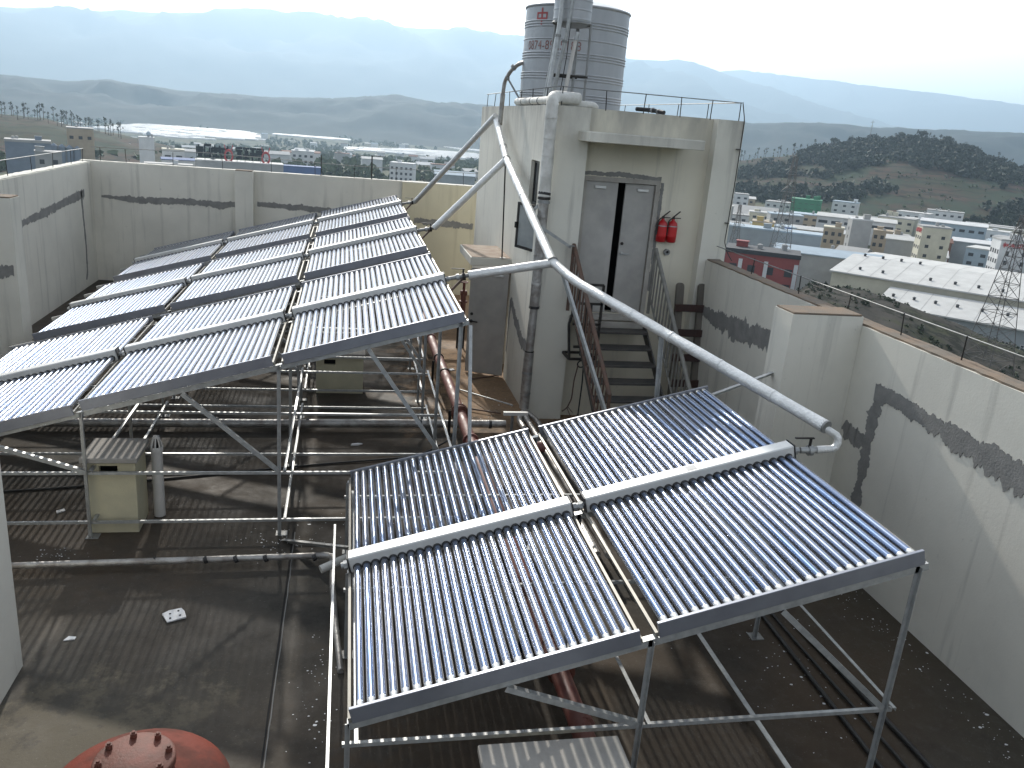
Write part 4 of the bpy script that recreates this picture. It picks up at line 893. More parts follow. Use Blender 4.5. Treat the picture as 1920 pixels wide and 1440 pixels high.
TREES = {k: [tree_meshes(k, s + (0 if k == 'tall' else 50)) for s in range(4)] for k in ('tall', 'broad')}
def tree(kind, x, y, z, h, label, group, name, rnd, dark=True, squash=1):
    tk_, cr = rnd.choice(TREES[kind]); t = thing(name, label, 'tree', (x, y, z), group); t.scale = (h * squash, h * squash, h); t.rotation_euler = (0, 0, rnd.random() * 6.28)
    link('trunk', tk_, t); link('crown', cr[0 if dark else 1], t)
rnd = random.Random(5)
# trees standing singly on the crest of the right hill
for i in range(70):
    a = 22.5 + 19.5 * (i + rnd.random() * .8) / 70; r = rnd.uniform(960, 1015); x, y = r * math.sin(R(a)), r * math.cos(R(a))
    kd_ = 'tall' if a < 31 or rnd.random() < .6 else 'broad'
    lb_ = {'tall': 'slender bare stemmed tree', 'broad': 'broad dark tree'}[kd_] + (' on the left shoulder of the right hill' if a < 29 else (' on the wooded top of the right hill' if a < 38 else ' on the right shoulder of the right hill'))
    tree(kd_, x, y, hill_z(x, y) - .3, rnd.uniform(8, 14), lb_, 'trees on the crest of the right hill', 'crest_tree', rnd)
for i in range(55):
    a = -24 + 10.5 * (i + rnd.random()) / 55; r = rnd.uniform(690, 725); x, y = r * math.sin(R(a)), r * math.cos(R(a))
    tree('tall', x, y, rise_z(x, y) - .3, rnd.uniform(8, 13), 'slender tree standing on the low rise at far left', 'trees on the low left rise', 'rise_tree', rnd)
def wood(name, label, pts_fn, n, hs, mat, seed, per=26, size=.22):
    rnd = random.Random(seed); b = MB()
    for _ in range(n):
        q = pts_fn(rnd)
        if q is None: continue
        x, y, z = q; h = rnd.uniform(*hs); wd = h * rnd.uniform(.35, .6)
        leaf_cloud(b, (x, y, z + h * .5), (wd, wd, h * .5), per, h * size, rnd)
    return tag(b.build(name, mat, recalc=False), label, 'trees', kind='stuff')
def hill_wood(r_):
    a = r_.uniform(23.5, 47); r = r_.uniform(650, 1040); x, y = r * math.sin(R(a)), r * math.cos(R(a))
    n_ = noise.fractal(Vector((x / 85, y / 85, 9)), .9, 2.1, 4); top = ss(820, 960, r) * ss(28.5, 31.5, a)
    low = .30 * ss(36, 40, a) * (1 - ss(720, 800, r))
    if n_ + top * 1.0 + low < .20: return None
    return x, y, hill_z(x, y) - .5
wood('hill_wood', 'dark wood and thickets covering the right hill', hill_wood, 6500, (3, 8.5), 'leafdark', 11, 20, .2)
def shrubs(r_):
    a = r_.uniform(22, 47); r = r_.uniform(620, 1000); x, y = r * math.sin(R(a)), r * math.cos(R(a))
    if noise.fractal(Vector((x / 40, y / 12, 3)), .9, 2.1, 4) < .12: return None
    return x, y, hill_z(x, y) - .3
wood('hill_shrubs', 'low shrubs and terrace edges dotted over the right hill', shrubs, 2600, (1.2, 3.2), 'leafmid', 15, 8, .3)
GH = [  # greenhouse fields: corner points in plan
    [(-537, 1983), (-311, 1856), (-190, 2080), (-270, 2560), (-560, 2600)],
    [(-207, 2501), (-3, 2439), (10, 2560), (-150, 2760)],
    [(-8, 1900), (290, 1800), (350, 2220), (150, 2200), (10, 2020)],
    [(165, 2807), (354, 2373), (430, 2480), (520, 3050), (200, 2960)]]
def inside(P, x, y):
    c = False
    for (x0, y0), (x1, y1) in zip(P, P[1:] + P[:1]):
        if (y0 > y) != (y1 > y) and x < (x1 - x0) * (y - y0) / (y1 - y0) + x0: c = not c
    return c
def hides_field(x, y):
    r = math.hypot(x, y)
    return any(inside(P, x * (1 + k / r), y * (1 + k / r)) for P in GH for k in (50, 110, 180, 260, 340))
def valley(r_):
    a = r_.uniform(-24, 14); r = 520 + 2100 * r_.random() ** 1.1; x, y = r * math.sin(R(a)), r * math.cos(R(a))
    if any(inside(P, x, y) for P in GH): return None
    if hides_field(x, y): return None
    if noise.fractal(Vector((x / 160, y / 160, 2)), .9, 2.1, 4) < -.05 or -175 < x < 70 and y < 570: return None
    return x, y, gz(x, y) - .5
wood('valley_wood', 'belts of blue green trees across the valley floor beyond the parapet', valley, 5600, (5, 11), 'leafmid', 12, 14, .3)
BK = [(20, -38), (26, -30), (29.7, -26), (31, -24), (32.3, -20.5), (35.4, -20.5), (38.4, -22), (40.8, -24), (43.4, -26.2), (46, -27.5), (52, -29), (60, -36)]
def bank_z(x, y):
    a = az(x, y); r = math.hypot(x, y)
    p = ss(60, 160, r) * (1 - ss(168, 205, r))
    return -39.5 + (interp(BK, a) + 39.5) * p + fbm(x, y, 14) * .8 * p
def bank_fn(u, w):
    a = R(18 + 44 * u); r = 55 + 155 * w; x, y = r * math.sin(a), r * math.cos(a); return (x, y, bank_z(x, y))
M['bankland'] = land_mat('bank_gravel', [(.045, .042, .036), (.065, .06, .052), (.05, .055, .03)], (.15, .08), (.25, .48, .56, (.02, .022, .016)))
grid('bank', 120, 60, bank_fn, 'bankland', label='dark gravelly bank rising beyond the right parapet')
def bank(r_):
    a = r_.uniform(27, 50); r = r_.uniform(80, 200); x, y = r * math.sin(R(a)), r * math.cos(R(a))
    # keep clear of the long warehouse
    s = (x - 130.5) * .684 - (y - 178) * .729; d = (x - 130.5) * .729 + (y - 178) * .684
    if d > -1.5 and s > -2: return None
    if noise.fractal(Vector((x / 26, y / 26, 4)), .9, 2.1, 4) < -.22: return None
    return x, y, bank_z(x, y) - .4
wood('bank_scrub', 'dark scrub covering the bank below the right parapet', bank, 3000, (.4, 1.1), 'leafdark', 13, 20, .18)

# greenhouse fields: rows of white plastic tunnels
M['plastic'] = surf('greenhouse_film', (.62, .62, .60), (.45, .46, .45), .03, .5, world_space=True)
b = MB(); rnd = random.Random(3)
for P in GH:
    xs_ = [p[0] for p in P]; ys_ = [p[1] for p in P]; y = min(ys_)
    while y < max(ys_):
        x = min(xs_); L = rnd.uniform(28, 60)
        while x < max(xs_):
            if inside(P, x + L / 2, y) and rnd.random() < .86 and noise.fractal(Vector((x / 120, y / 60, 8)), .9, 2.1, 3) > -.34:
                z = gz(x, y) + .2; w = 4.2; h = 3.0 + rnd.uniform(-.3, .3)
                prof = [(-w, 0), (-w * .85, h * .6), (-w * .4, h * .95), (0, h), (w * .4, h * .95), (w * .85, h * .6), (w, 0)]
                vs_ = [(xx, y + p[0], z + p[1]) for xx in (x, x + L - 2) for p in prof]
                b.add(vs_, [(i, i + 1, 8 + i, 7 + i) for i in range(6)] + [tuple(range(7)), tuple(range(13, 6, -1))])
            x += L
        y += 11.5 if rnd.random() < .85 else 26
tag(b.build('greenhouse_field', 'plastic'), 'bright white fields of plastic greenhouse tunnels in the valley', 'greenhouses', kind='stuff')

# ------------------------------------------------------------------ far buildings
CN = {'b_white': 'white', 'b_cream': 'cream', 'b_grey': 'grey', 'b_tan': 'tan', 'b_pale_blue': 'pale blue', 'b_roof_white': 'white', 'b_roof_grey': 'dark grey', 'b_rust': 'rust brown'}
def pm(name, c, r=.8): M[name] = surf(name, c, tuple(k * .85 for k in c), .3, r, world_space=True); return name
for n_, c_ in (('b_white', (.62, .63, .63)), ('b_cream', (.56, .53, .42)), ('b_grey', (.36, .36, .35)), ('b_red', (.28, .075, .07)), ('b_yellow', (.52, .40, .17)), ('b_tan', (.40, .33, .24)), ('b_blue', (.07, .13, .30)), ('b_pale_blue', (.36, .44, .50)), ('b_roof_white', (.54, .54, .52)), ('b_roof_grey', (.34, .34, .33)), ('b_dark', (.05, .055, .06)), ('b_green', (.05, .22, .12)), ('b_silo', (.19, .23, .28)), ('b_redpaint', (.45, .06, .06)), ('b_wallblue', (.33, .36, .37)), ('b_rust', (.20, .10, .07))): pm(n_, c_)
WIN = MB().box((-.5, -.06, 0), (.5, .0, 1)).build('x', 'b_dark'); ME_WIN = WIN.data; bpy.data.objects.remove(WIN)
def building(name, label, cx, cy, w, d, zt, yaw, wall, roof, faces=(), cat='building', group=None, gable=0, z0=None, parapet_=.5, floor_h=3.2, win=(1.3, 1.5), top=None):
    z0 = gz(cx, cy) - 1.5 if z0 is None else z0
    t = thing(name, label, cat, (cx, cy, z0), group, (0, 0, R(yaw))); H = zt - z0
    MB().box((-w / 2, -d / 2, 0), (w / 2, d / 2, H)).build('wall', wall, t)
    if gable:
        e = .5; MB().add([(-w / 2 - e, -d / 2 - e, H), (w / 2 + e, -d / 2 - e, H), (w / 2 + e, 0, H + gable), (-w / 2 - e, 0, H + gable), (w / 2 + e, d / 2 + e, H), (-w / 2 - e, d / 2 + e, H),
                          (-w / 2 - e, -d / 2 - e, H - .3), (w / 2 + e, -d / 2 - e, H - .3), (w / 2 + e, d / 2 + e, H - .3), (-w / 2 - e, d / 2 + e, H - .3)],
                         [(0, 1, 2, 3), (3, 2, 4, 5), (0, 6, 7, 1), (5, 4, 8, 9), (1, 7, 8, 4, 2), (0, 3, 5, 9, 6)]).build('roof', roof, t)
    else:
        MB().box((-w / 2 - .15, -d / 2 - .15, H + .01), (w / 2 + .15, d / 2 + .15, H + parapet_)).build('roof', roof, t)
        rc = random.Random(int(cx * 7 + cy))
        if w > 6:
            for _ in range(rc.randint(1, 3)):
                px, py, hh_ = rc.uniform(-w * .38, w * .38), rc.uniform(-d * .3, d * .3), rc.uniform(.8, 2.2)
                if rc.random() < .5: MB().box((px - 1.2, py - .9, H + parapet_), (px + 1.2, py + .9, H + parapet_ + hh_)).box((px - 1.35, py - 1.05, H + parapet_ + hh_ + .01), (px + 1.35, py + 1.05, H + parapet_ + hh_ + .15)).build('roof_hut', wall, t)
                else: MB().cyl((px, py, H + parapet_), (px, py, H + parapet_ + hh_ * .7), .6, 10).cyl((px, py, H + parapet_ + hh_ * .7), (px, py, H + parapet_ + hh_ * .85), .6, 10, .1).build('roof_tank', 'b_grey', t)
    for f, rows_, cols_, off in faces:
        L = w if f in 'fb' else d
        for i in range(rows_):
            for j in range(cols_):
                o = link('window', ME_WIN, t); u = -L / 2 + L * (j + .5) / cols_; z = H - off - i * floor_h - win[1]
                o.scale = (win[0], 1, win[1])
                if f == 'f': o.location = (u, -d / 2, z)
                elif f == 'l': o.location = (-w / 2, u, z); o.rotation_euler = (0, 0, R(-90))
                elif f == 'r': o.location = (w / 2, u, z); o.rotation_euler = (0, 0, R(90))
    return t
def glyphs(b, x0, z0, size, n, pitch, seed, y=-.1, t=.12, depth=.12):
    """rows of block-stroke characters"""
    r_ = random.Random(seed)
    for k in range(n):
        x = x0 + k * pitch; s = size
        for hz_ in sorted(r_.sample([.0, .25, .45, .65, .88], 3)): b.box((x + s * .05, y, z0 + hz_ * s), (x + s * .95, y + depth, z0 + hz_ * s + t * s))
        for vx in sorted(r_.sample([.02, .28, .46, .64, .86], 3)): b.box((x + vx * s, y - .01, z0 + s * r_.choice([0, .25])), (x + vx * s + t * s, y + depth + .01, z0 + s * r_.choice([.8, 1.0])))
    return b
# right side
rb = building('office_block', 'dark red block with white column strips beyond the right parapet', 87, 158, 15, 9, -17.4, -28, 'b_red', 'b_dark', [('f', 4, 4, 2.2), ('l', 4, 2, 2.2)], parapet_=.9, win=(1.5, 1.6))
for x in (-4.6, .6, 6.6): MB().box((x, -4.75, 0), (x + .8, -4.501, 21)).build('column_strip', 'b_white', rb)
building('house', 'yellow house with white edges behind the dark red block', 153, 286, 8, 8, -23.0, -28, 'b_yellow', 'b_tan', [('f', 3, 3, 1.5)])
building('house', 'yellow house with brown band just behind the dark red block roof', 146, 254, 11, 8, -23.6, -29, 'b_yellow', 'b_rust', [('f', 3, 4, 1.6)])
ct = building('factory_tower', 'cream tower block with red characters at its top rising over white roofs', 203, 257, 9.6, 7.5, -18.4, -22, 'b_cream', 'b_roof_grey', [('f', 5, 2, 2.6), ('l', 5, 3, 3.2)], win=(1.2, 1.1), floor_h=3.3)
b = glyphs(MB(), 0, 0, 1.5, 4, 1.75, 4); o = b.build('red_characters', 'b_redpaint', ct); o.location = (-4.95, 3.4, 40.2 - 22.2 + 0); o.rotation_euler = (0, 0, R(-90)); o.location.z = (-18.4 - (gz(203, 257) - 1.5)) - 2.0
building('factory_tower', 'plain pale grey tower block beside the tan houses', 198, 294, 7.6, 6.5, -20.5, -18, 'b_grey', 'b_white', [('l', 4, 1, 3)], win=(.9, 1.2))
wr = building('apartment_block', 'white block with rows of dark windows at the right edge', 202, 219, 9.5, 8, -17.6, -22, 'b_white', 'b_grey', [('f', 5, 2, 3.0), ('l', 5, 4, 2.8)], win=(1.0, 1.3), floor_h=2.9)
b = glyphs(MB(), 0, 0, 1.6, 4, 1.8, 9); o = b.build('red_characters', 'b_redpaint', wr); o.location = (-4.2, -4.05, (-17.6 - (gz(202, 219) - 1.5)) - 2.0)
building('workshop', 'long pale blue roofed workshop in front of the towers', 143, 224, 30, 14, -25.2, -32, 'b_grey', 'b_pale_blue', gable=1.4)
building('workshop', 'long low shed with grey blue upper storey behind the workshop', 136, 246, 30, 9, -21.6, -32, 'b_wallblue', 'b_pale_blue')
building('shed', 'grey roofed shed at the foot of the hill beside the hut', 232, 455, 30, 30, -34, -27, 'b_grey', 'b_roof_grey', gable=4)
building('shed', 'second grey roofed shed right of the one beside the hut', 262, 440, 26, 30, -34.5, -27, 'b_white', 'b_roof_grey', gable=3)
building('shed', 'long white shed with dark window strip below the hill', 247, 372, 36, 16, -26.4, -33, 'b_white', 'b_roof_white', [('f', 1, 6, 2.0)], win=(4.2, 1.4), gable=1.2)
building('shed', 'long white shed with dark windows behind the cream tower', 294, 362, 29, 14, -24.8, -39, 'b_pale_blue', 'b_white', [('f', 1, 7, 2.2)], win=(2.4, 1.3), gable=1.0)
gn = building('site_building', 'building wrapped in green netting at the foot of the hill', 281, 480, 18, 14, -26, -30, 'b_green', 'b_green', [('f', 3, 5, 2)], win=(2, .25))
building('house', 'small tan house left of the grey tower', 201, 316, 8, 8, -26.3, -32, 'b_tan', 'b_cream', [('f', 2, 3, 1.5)])
building('house', 'small tan house right of the grey tower', 218, 307, 7.5, 8, -25.6, -35, 'b_tan', 'b_tan', [('f', 2, 3, 1.5)])
building('shed', 'small grey shed between the two towers', 206, 278, 10, 9, -25.2, -36, 'b_grey', 'b_roof_white', gable=1.2)
building('shed', 'pale green shed right of the cream tower', 258, 300, 19, 12, -27, -40, 'b_wallblue', 'b_white', gable=1)
building('house', 'brown roofed house behind the cream tower', 240, 300, 8, 8, -27.5, -30, 'b_rust', 'b_rust', gable=1.5)
pd = thing('blue_hopper', 'bright blue hopper standing on the workshop roofs', 'hopper', (150, 262, -27)); MB().box((-3, -1.5, 0), (3, 1.5, 2.2)).build('bin', 'b_blue', pd); MB().add([(-1.2, -1.5, 2.2), (1.2, -1.5, 2.2), (1.2, 1.5, 2.2), (-1.2, 1.5, 2.2), (-.8, -1, 5), (.8, -1, 5), (.8, 1, 5), (-.8, 1, 5)], [(0, 1, 5, 4), (1, 2, 6, 5), (2, 3, 7, 6), (3, 0, 4, 7), (4, 5, 6, 7)]).build('chute', 'b_blue', pd)
rnd = random.Random(41); n_ = 0
taken = [(87, 158, 16), (153, 286, 9), (146, 254, 10), (203, 257, 11), (198, 294, 9), (202, 219, 11), (143, 224, 18), (136, 246, 16), (232, 455, 26), (262, 440, 22), (247, 372, 20), (294, 362, 18), (281, 480, 15), (201, 316, 8), (218, 307, 8), (206, 278, 9), (258, 300, 13), (240, 300, 7), (104, 182, 6), (105, 209, 5)]
while n_ < 46:
    a = rnd.uniform(24.5, 47); r = rnd.uniform(290, 600); x, y = r * math.sin(R(a)), r * math.cos(R(a)); w = rnd.uniform(10, 26) * (.6 + r / 900); d = rnd.uniform(8, 14)
    if any(math.hypot(x - q[0], y - q[1]) < q[2] + w * .5 for q in taken): continue
    s_ = (x - 131) * .684 - (y - 201) * .729; d_ = (x - 131) * .729 + (y - 201) * .684
    if -25 < d_ < 62 and s_ > -12: continue
    taken.append((x, y, w * .5)); n_ += 1; low = rnd.random() < .65; h = rnd.uniform(5, 8) if low else rnd.uniform(8, 12.5)
    wm_, rm_ = rnd.choice(['b_white', 'b_white', 'b_cream', 'b_grey', 'b_tan', 'b_pale_blue']), rnd.choice(['b_roof_white', 'b_roof_white', 'b_roof_grey', 'b_pale_blue', 'b_grey'])
    gb_ = rnd.choice([0, 1.2, 2]) if low else 0; where = 'near the hut side' if a < 31 else ('behind the tower blocks' if a < 39 else 'towards the right edge')
    building('town_building', '%s %s, %s %s roof, in the town %s' % (CN[wm_], 'low workshop' if low else 'three storey block', CN[rm_], 'pitched' if gb_ else 'flat', where), x, y, w, d, gz(x, y) + h, -math.degrees(math.atan2(x, y)) + rnd.uniform(-14, 14), wm_, rm_,
             [('f', 1 if low else 3, max(2, int(w / 4)), 1.6)], group='low town buildings below the hill', gable=gb_, win=(1.8, 1.2))
# twin warehouses with white roofs
U = Vector((.684, -.729, 0)); V = Vector((.729, .684, 0))
def warehouse(label, p0, length, prof, wallmat, wins, vents):
    """prof: list of (depth, z) roof profile from near eave to far eave"""
    t = thing('warehouse', label, 'warehouse', (p0[0], p0[1], -39.5)); o0 = Vector((p0[0], p0[1], -39.5)); P0 = Vector((p0[0], p0[1], 0))
    def W(s, d, z): return P0 + U * s + V * d + Vector((0, 0, z)) - o0
    th = .35; vs_ = [W(s, d, z) for s in (-.6, length) for d, z in prof] + [W(s, d, z - th) for s in (-.6, length) for d, z in prof]; n = len(prof); fs = []
    for i in range(n - 1): fs += [(i, i + 1, n + i + 1, n + i), (2 * n + i, 3 * n + i, 3 * n + i + 1, 2 * n + i + 1)]
    fs += [(0, n, 3 * n, 2 * n), (n - 1, 3 * n - 1, 4 * n - 1, 2 * n - 1), tuple(range(n)) + tuple(range(3 * n - 1, 2 * n - 1, -1)), tuple(range(2 * n - 1, n - 1, -1)) + tuple(range(3 * n, 4 * n))]
    MB().add(vs_, fs).build('roof', 'b_roof_white', t)
    d0, d1 = prof[0][0] + .8, prof[-1][0] - .5
    zz = lambda d: interp(prof, d) - th
    A = [W(0, d0, -39.5), W(length, d0, -39.5), W(length, d0, zz(d0)), W(0, d0, zz(d0))]; MB().add(A, [(0, 1, 2, 3)]).add([W(0, d0, -39.5)] + [W(0, d, zz(d)) for d in [d0] + [p[0] for p in prof[1:-1]] + [d1]] + [W(0, d1, -39.5)], [tuple(range(len(prof) + 2))]).build('wall', wallmat, t)
    MB().add([W(0, d0 - .05, prof[0][1] - 1.6), W(length, d0 - .05, prof[0][1] - 1.6), W(length, d0 - .05, prof[0][1] - .4), W(0, d0 - .05, prof[0][1] - .4)], [(0, 1, 2, 3)]).build('fascia', 'b_wallblue' if wins else 'b_cream', t)
    for k in range(wins):
        s = 5 + k * 4.6
        o = MB().add([W(s, d0 - .08, -36.6), W(s + 2.2, d0 - .08, -36.6), W(s + 2.2, d0 - .08, -34.9), W(s, d0 - .08, -34.9)], [(0, 1, 2, 3)]).build('window', 'b_dark', t)
        b = MB()
        for q in (.0, .7, 1.4, 2.1): b.add([W(s + q, d0 - .12, -36.7), W(s + q + .12, d0 - .12, -36.7), W(s + q + .12, d0 - .12, -34.8), W(s + q, d0 - .12, -34.8)], [(0, 1, 2, 3)])
        for q in (-36.7, -35.5, -34.9): b.add([W(s, d0 - .13, q), W(s + 2.2, d0 - .13, q), W(s + 2.2, d0 - .13, q + .12), W(s, d0 - .13, q + .12)], [(0, 1, 2, 3)])
        b.build('frame', 'b_white', o)
    for s, d in vents:
        z = interp(prof, d); MB().cyl(W(s, d, z - .1), W(s, d, z + .55), .35, 8).cyl(W(s, d, z + .55), W(s, d, z + .75), .55, 8, .2).build('roof_vent', 'b_dark', t)
    for s in range(4, int(length), 6):
        for (da, za), (db, zb_) in zip(prof, prof[1:]):
            MB().add([W(s, da, za + .03), W(s + .12, da, za + .03), W(s + .12, db, zb_ + .03), W(s, db, zb_ + .03)], [(0, 1, 2, 3)]).build('sheet_joint', 'b_roof_grey', t)
    return t
warehouse('broad white roofed warehouse behind with cream eave', (131, 201), 75, [(0, -26.8), (22, -24.0), (50, -25.5)], 'b_cream', 0, [(s, 5.5) for s in (6, 12, 24, 30, 35.5, 41, 47)] + [(s, 21.5) for s in (3, 8, 13, 18)])
warehouse('nearer white roofed warehouse with blue grey wall and framed windows', (130.5, 178), 74, [(0, -31.2), (15.4, -28.5)], 'b_wallblue', 9, [(s, 8) for s in (2, 7, 12, 17, 22.5, 28, 33)])
# lattice pylons
M['pylon'] = surf('pylon_steel', (.12, .11, .10), (.09, .085, .08), 3, .7)
def pylon(label, x, y, z0, h, w, yaw, lean=0):
    t = thing('lattice_pylon', label, 'pylon', (x, y, z0), None, (0, 0, R(yaw)))
    def hw(z): return w / 2 * (1 - .88 * min(1, z / (h * .97)) ** .85)
    N = 12; zs_ = [h * (1 - (1 - i / N) ** 1.25) for i in range(N + 1)]
    for sx_, sy_ in ((-1, -1), (1, -1), (1, 1), (-1, 1)):
        MB().path([(sx_ * hw(z), sy_ * hw(z), z) for z in zs_], .065, 4).build('leg', 'pylon', t)
    for k, (ax, s1) in enumerate((('x', -1), ('x', 1), ('y', -1), ('y', 1))):
        b = MB()
        for i in range(N):
            za, zb_ = zs_[i], zs_[i + 1]; a, c = hw(za), hw(zb_)
            P = (lambda u, v_, z: (u, v_, z)) if ax == 'x' else (lambda u, v_, z: (v_, u, z))
            b.cyl(P(-a, s1 * a, za), P(c, s1 * c, zb_), .032, 4, cap=False).cyl(P(a, s1 * a, za), P(-c, s1 * c, zb_), .032, 4, cap=False).cyl(P(-c, s1 * c, zb_), P(c, s1 * c, zb_), .055, 4, cap=False)
        b.build('bracing', 'pylon', t)
    for q, L in ((.80, 2.2), (.90, 1.6)):
        MB().cyl((-L, 0, h * q), (L, 0, h * q), .07, 4).cyl((-L, 0, h * q), (0, 0, h * (q + .05)), .05, 4).cyl((L, 0, h * q), (0, 0, h * (q + .05)), .05, 4).build('cross_arm', 'galvdark', t)
    MB().cyl((0, 0, h * .97), (0, 0, h * 1.03), .05, 4).build('spike', 'galvdark', t)
    return t
pylon('tall lattice pylon in the middle of the right townscape', 104, 182, gz(104, 182) - .5, 41, 7.5, -10)
pylon('short lattice pylon beside the hut corner', 105, 209, gz(105, 209) - .5, 27, 5, -5)
pylon('lattice pylon cut off by the right edge', 101.5, 106, bank_z(101.5, 106) - .5, 25, 6, 12)
an = thing('hilltop_mast', 'thin mast on top of the wooded right hill', 'mast', (546, 835, 12)); MB().cyl((0, 0, 0), (0, 0, 26), .35, 5, .2).build('pole', 'galvdark', an); MB().cyl((-2, 0, 24), (2, 0, 24.5), .25, 4).cyl((-1.5, 0, 20), (1.5, 0, 20.4), .25, 4).build('arm', 'galvdark', an)
# left side
sb_ = building('mill', 'tall grey concrete mill with silos behind the left parapet', -122, 428, 11, 12, -13.2, 16, 'b_tan', 'b_roof_grey', [('f', 1, 3, 3.2)], win=(1.6, 1.4))
for k in range(4): MB().cyl((-11 + k * 3.1, -7.2, 0), (-11 + k * 3.1, -7.2, 19.5 - k * .3), 1.5, 14).cyl((-11 + k * 3.1, -7.2, 19.5 - k * .3), (-11 + k * 3.1, -7.2, 20.6 - k * .3), 1.5, 14, .2).build('silo', 'b_silo', sb_)
building('office_block', 'grey block with four dark windows in front of the mill', -112, 350, 9, 8, -19.6, 18, 'b_grey', 'b_roof_grey', [('f', 3, 2, 2.5)], win=(1.6, 1.7), floor_h=3.6)
building('workshop', 'blue clad workshop at far left with pale roof edge', -126, 372, 16, 10, -17.6, 18, 'b_silo', 'b_grey', parapet_=1.0)
building('shed', 'low pale gabled shed at the left edge', -152, 360, 20, 18, -28, 10, 'b_grey', 'b_roof_white', gable=3)
building('shed', 'small blue roofed shed left of the white tower', -88, 480, 18, 9, -27.4, 14, 'b_white', 'b_blue', gable=.8)
building('house', 'low white house in front of the small blue roof', -86, 440, 22, 9, -27.6, 10, 'b_white', 'b_grey', [('f', 1, 4, 1.4)], win=(1.6, 1.0))
wt = building('factory_tower', 'plain white tower with a teal ball tank on its roof', -109, 502, 7.8, 8, -18.6, 12, 'b_white', 'b_white', [('r', 3, 1, 5)])
MB().lathe([(.01, 0), (.8, .3), (1.25, 1.1), (1.3, 1.5), (1.0, 2.3), (.4, 2.8), (.01, 2.9)], (1.2, 0, -18.0 - (gz(-109, 502) - 1.5)), 14).build('ball_tank', 'b_pale_blue', wt)
building('house', 'white block with coloured bands right of the white tower', -99, 522, 12, 10, -25, 11, 'b_white', 'b_cream', [('f', 2, 2, 3)], win=(3.2, .9))
sg = building('factory', 'long low grey factory carrying big rooftop characters', -56, 470, 44, 14, -26.2, 7, 'b_grey', 'b_roof_white')
hh = -26.2 - (gz(-56, 470) - 1.5)
rs = thing('rooftop_sign', 'black rooftop characters with two red rings seen from behind', 'sign', (-59, 467, -25.7), None, (0, 0, R(7)))
M['b_black'] = surf('b_black', (.006, .006, .007), None, 1, 1.0, spec=.1)
rs.scale = (1, 1, 1.55)
for k in range(4): glyphs(MB(), -18.5 + 4 * k, .8, 4.0, 1, 4, 21 + k, t=.19, depth=.3).build('character', 'b_black', rs); glyphs(MB(), 1.2 + 3.5 * k, .8, 3.7, 1, 4, 31 + k, t=.19, depth=.3).build('character', 'b_black', rs)
for x in (-2.2, 16.5): torus(MB(), (x, -.35, 1.6), (0, 1, 0), 1.9, .42, 22, 6).build('ring', 'b_redpaint', rs); 
for x in (-2.2, 16.5): MB().cyl((x - 1.4, .05, 3.6), (x - 2.2, .05, 5.2), .25, 6).build('horn', 'b_redpaint', rs); MB().cyl((x + 1.4, .05, 3.6), (x + 2.2, .05, 5.2), .25, 6).build('horn', 'b_redpaint', rs)
for x in range(-18, 19, 4): MB().cyl((x, .5, -.1), (x, .5, 4.6), .12, 5).cyl((x, .5, 3.5), (x, 2.6, -.1), .1, 5).build('strut', 'b_black', rs)
building('apartment_block', 'white block with two rows of windows beyond the back parapet centre', -34, 684, 17, 10, -28.5, 3, 'b_white', 'b_white', [('f', 3, 4, 2.6)], win=(2.0, 1.8), floor_h=4.2)
building('shed', 'bright blue long shed just above the back parapet', -29, 562, 25, 10, -32.4, 3, 'b_blue', 'b_blue')
building('shed', 'pale blue roofed shed row above the back parapet', 0, 520, 40, 12, -36.5, 0, 'b_grey', 'b_pale_blue', gable=1.4)
building('apartment_block', 'white block with a grid of windows left of the hut', 36, 563, 15.5, 11, -25.8, -14, 'b_white', 'b_white', [('f', 4, 5, 2.2), ('l', 4, 2, 2.2)], win=(1.5, 1.6), floor_h=3.4)
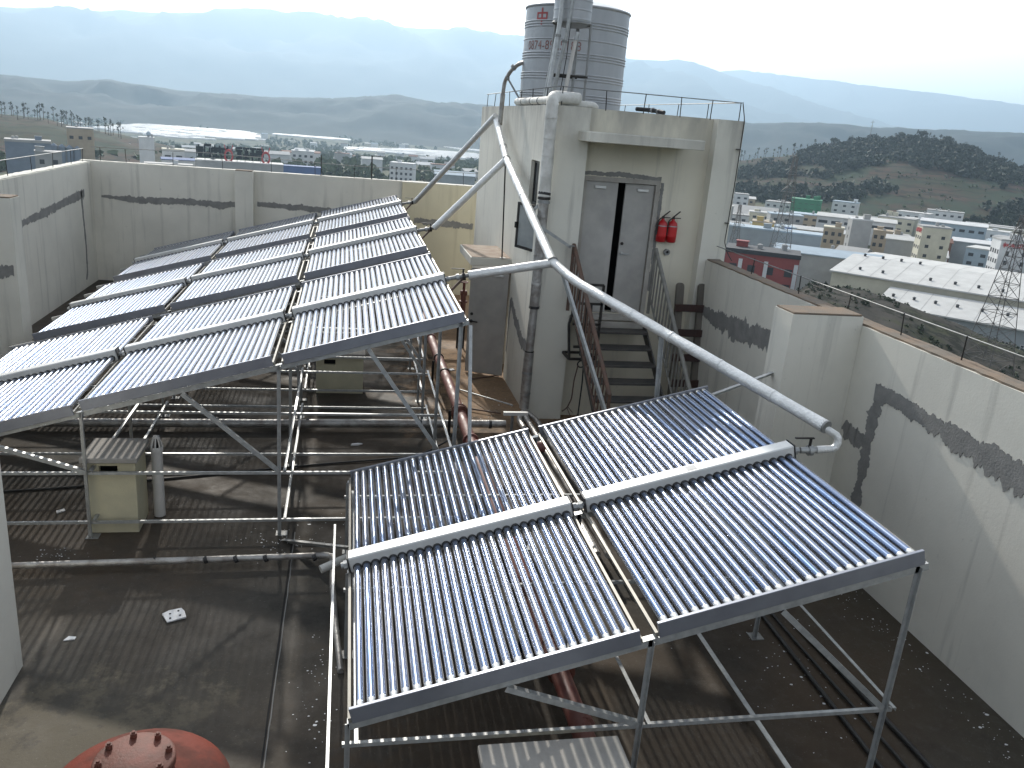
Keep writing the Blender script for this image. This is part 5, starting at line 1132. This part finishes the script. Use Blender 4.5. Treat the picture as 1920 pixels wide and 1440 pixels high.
building('workshop', 'blue roofed hall beyond the cream back wall', 68, 545, 26, 14, -29.5, -6, 'b_wallblue', 'b_pale_blue', gable=2.2)
building('shed', 'low white roofed hall just over the cream back wall', 52, 480, 34, 12, -31.5, -6, 'b_grey', 'b_roof_white', gable=.8)
building('house', 'narrow grey block showing beside the hut left edge', 99, 480, 6, 8, -23, -10, 'b_grey', 'b_grey')
# scattered small houses in the valley
rnd = random.Random(17); n_ = 0
while n_ < 90:
    a = rnd.uniform(-21, 12.5); r = rnd.uniform(640, 2300); x, y = r * math.sin(R(a)), r * math.cos(R(a))
    if any(inside(P, x, y) for P in GH) or hides_field(x, y): continue
    w = rnd.uniform(7, 18); h = rnd.uniform(6, 13); n_ += 1
    dd_, yw_ = rnd.uniform(7, 10), rnd.uniform(-30, 30); wm_, rm_, gb_ = rnd.choice(['b_white', 'b_white', 'b_cream', 'b_grey']), rnd.choice(['b_roof_white', 'b_roof_white', 'b_white', 'b_pale_blue', 'b_rust']), rnd.choice([0, 1.5, 2])
    where = 'far valley' if r > 1500 else ('middle valley' if r > 1000 else 'near valley'); side = 'left of the rooftop sign' if a < -8 else ('above the back wall' if a < 4 else 'beside the hut')
    building('village_house', 'tiny %s house, %s %s roof, %s %s' % (CN[wm_], CN[rm_], 'pitched' if gb_ else 'flat', where, side), x, y, w, dd_, gz(x, y) + h, yw_, wm_, rm_, group='tiny houses scattered over the valley', gable=gb_)

# ------------------------------------------------------------------ haze over the valley
m = bpy.data.materials.new('haze_air'); m.use_nodes = True; nt = m.node_tree
nt.nodes.remove(nt.nodes['Principled BSDF']); pv = nt.nodes.new('ShaderNodeVolumePrincipled')
pv.inputs['Color'].default_value = (.57, .775, .97, 1); pv.inputs['Density'].default_value = .000145; pv.inputs['Anisotropy'].default_value = .42
nt.links.new(pv.outputs[0], nt.nodes['Material Output'].inputs['Volume'])
M['haze'] = m
tag(MB().box((-19500, -19500, -140), (19500, 19500, 1080)).build('haze', 'haze'), 'pale blue daylight haze filling the valley', kind='stuff')
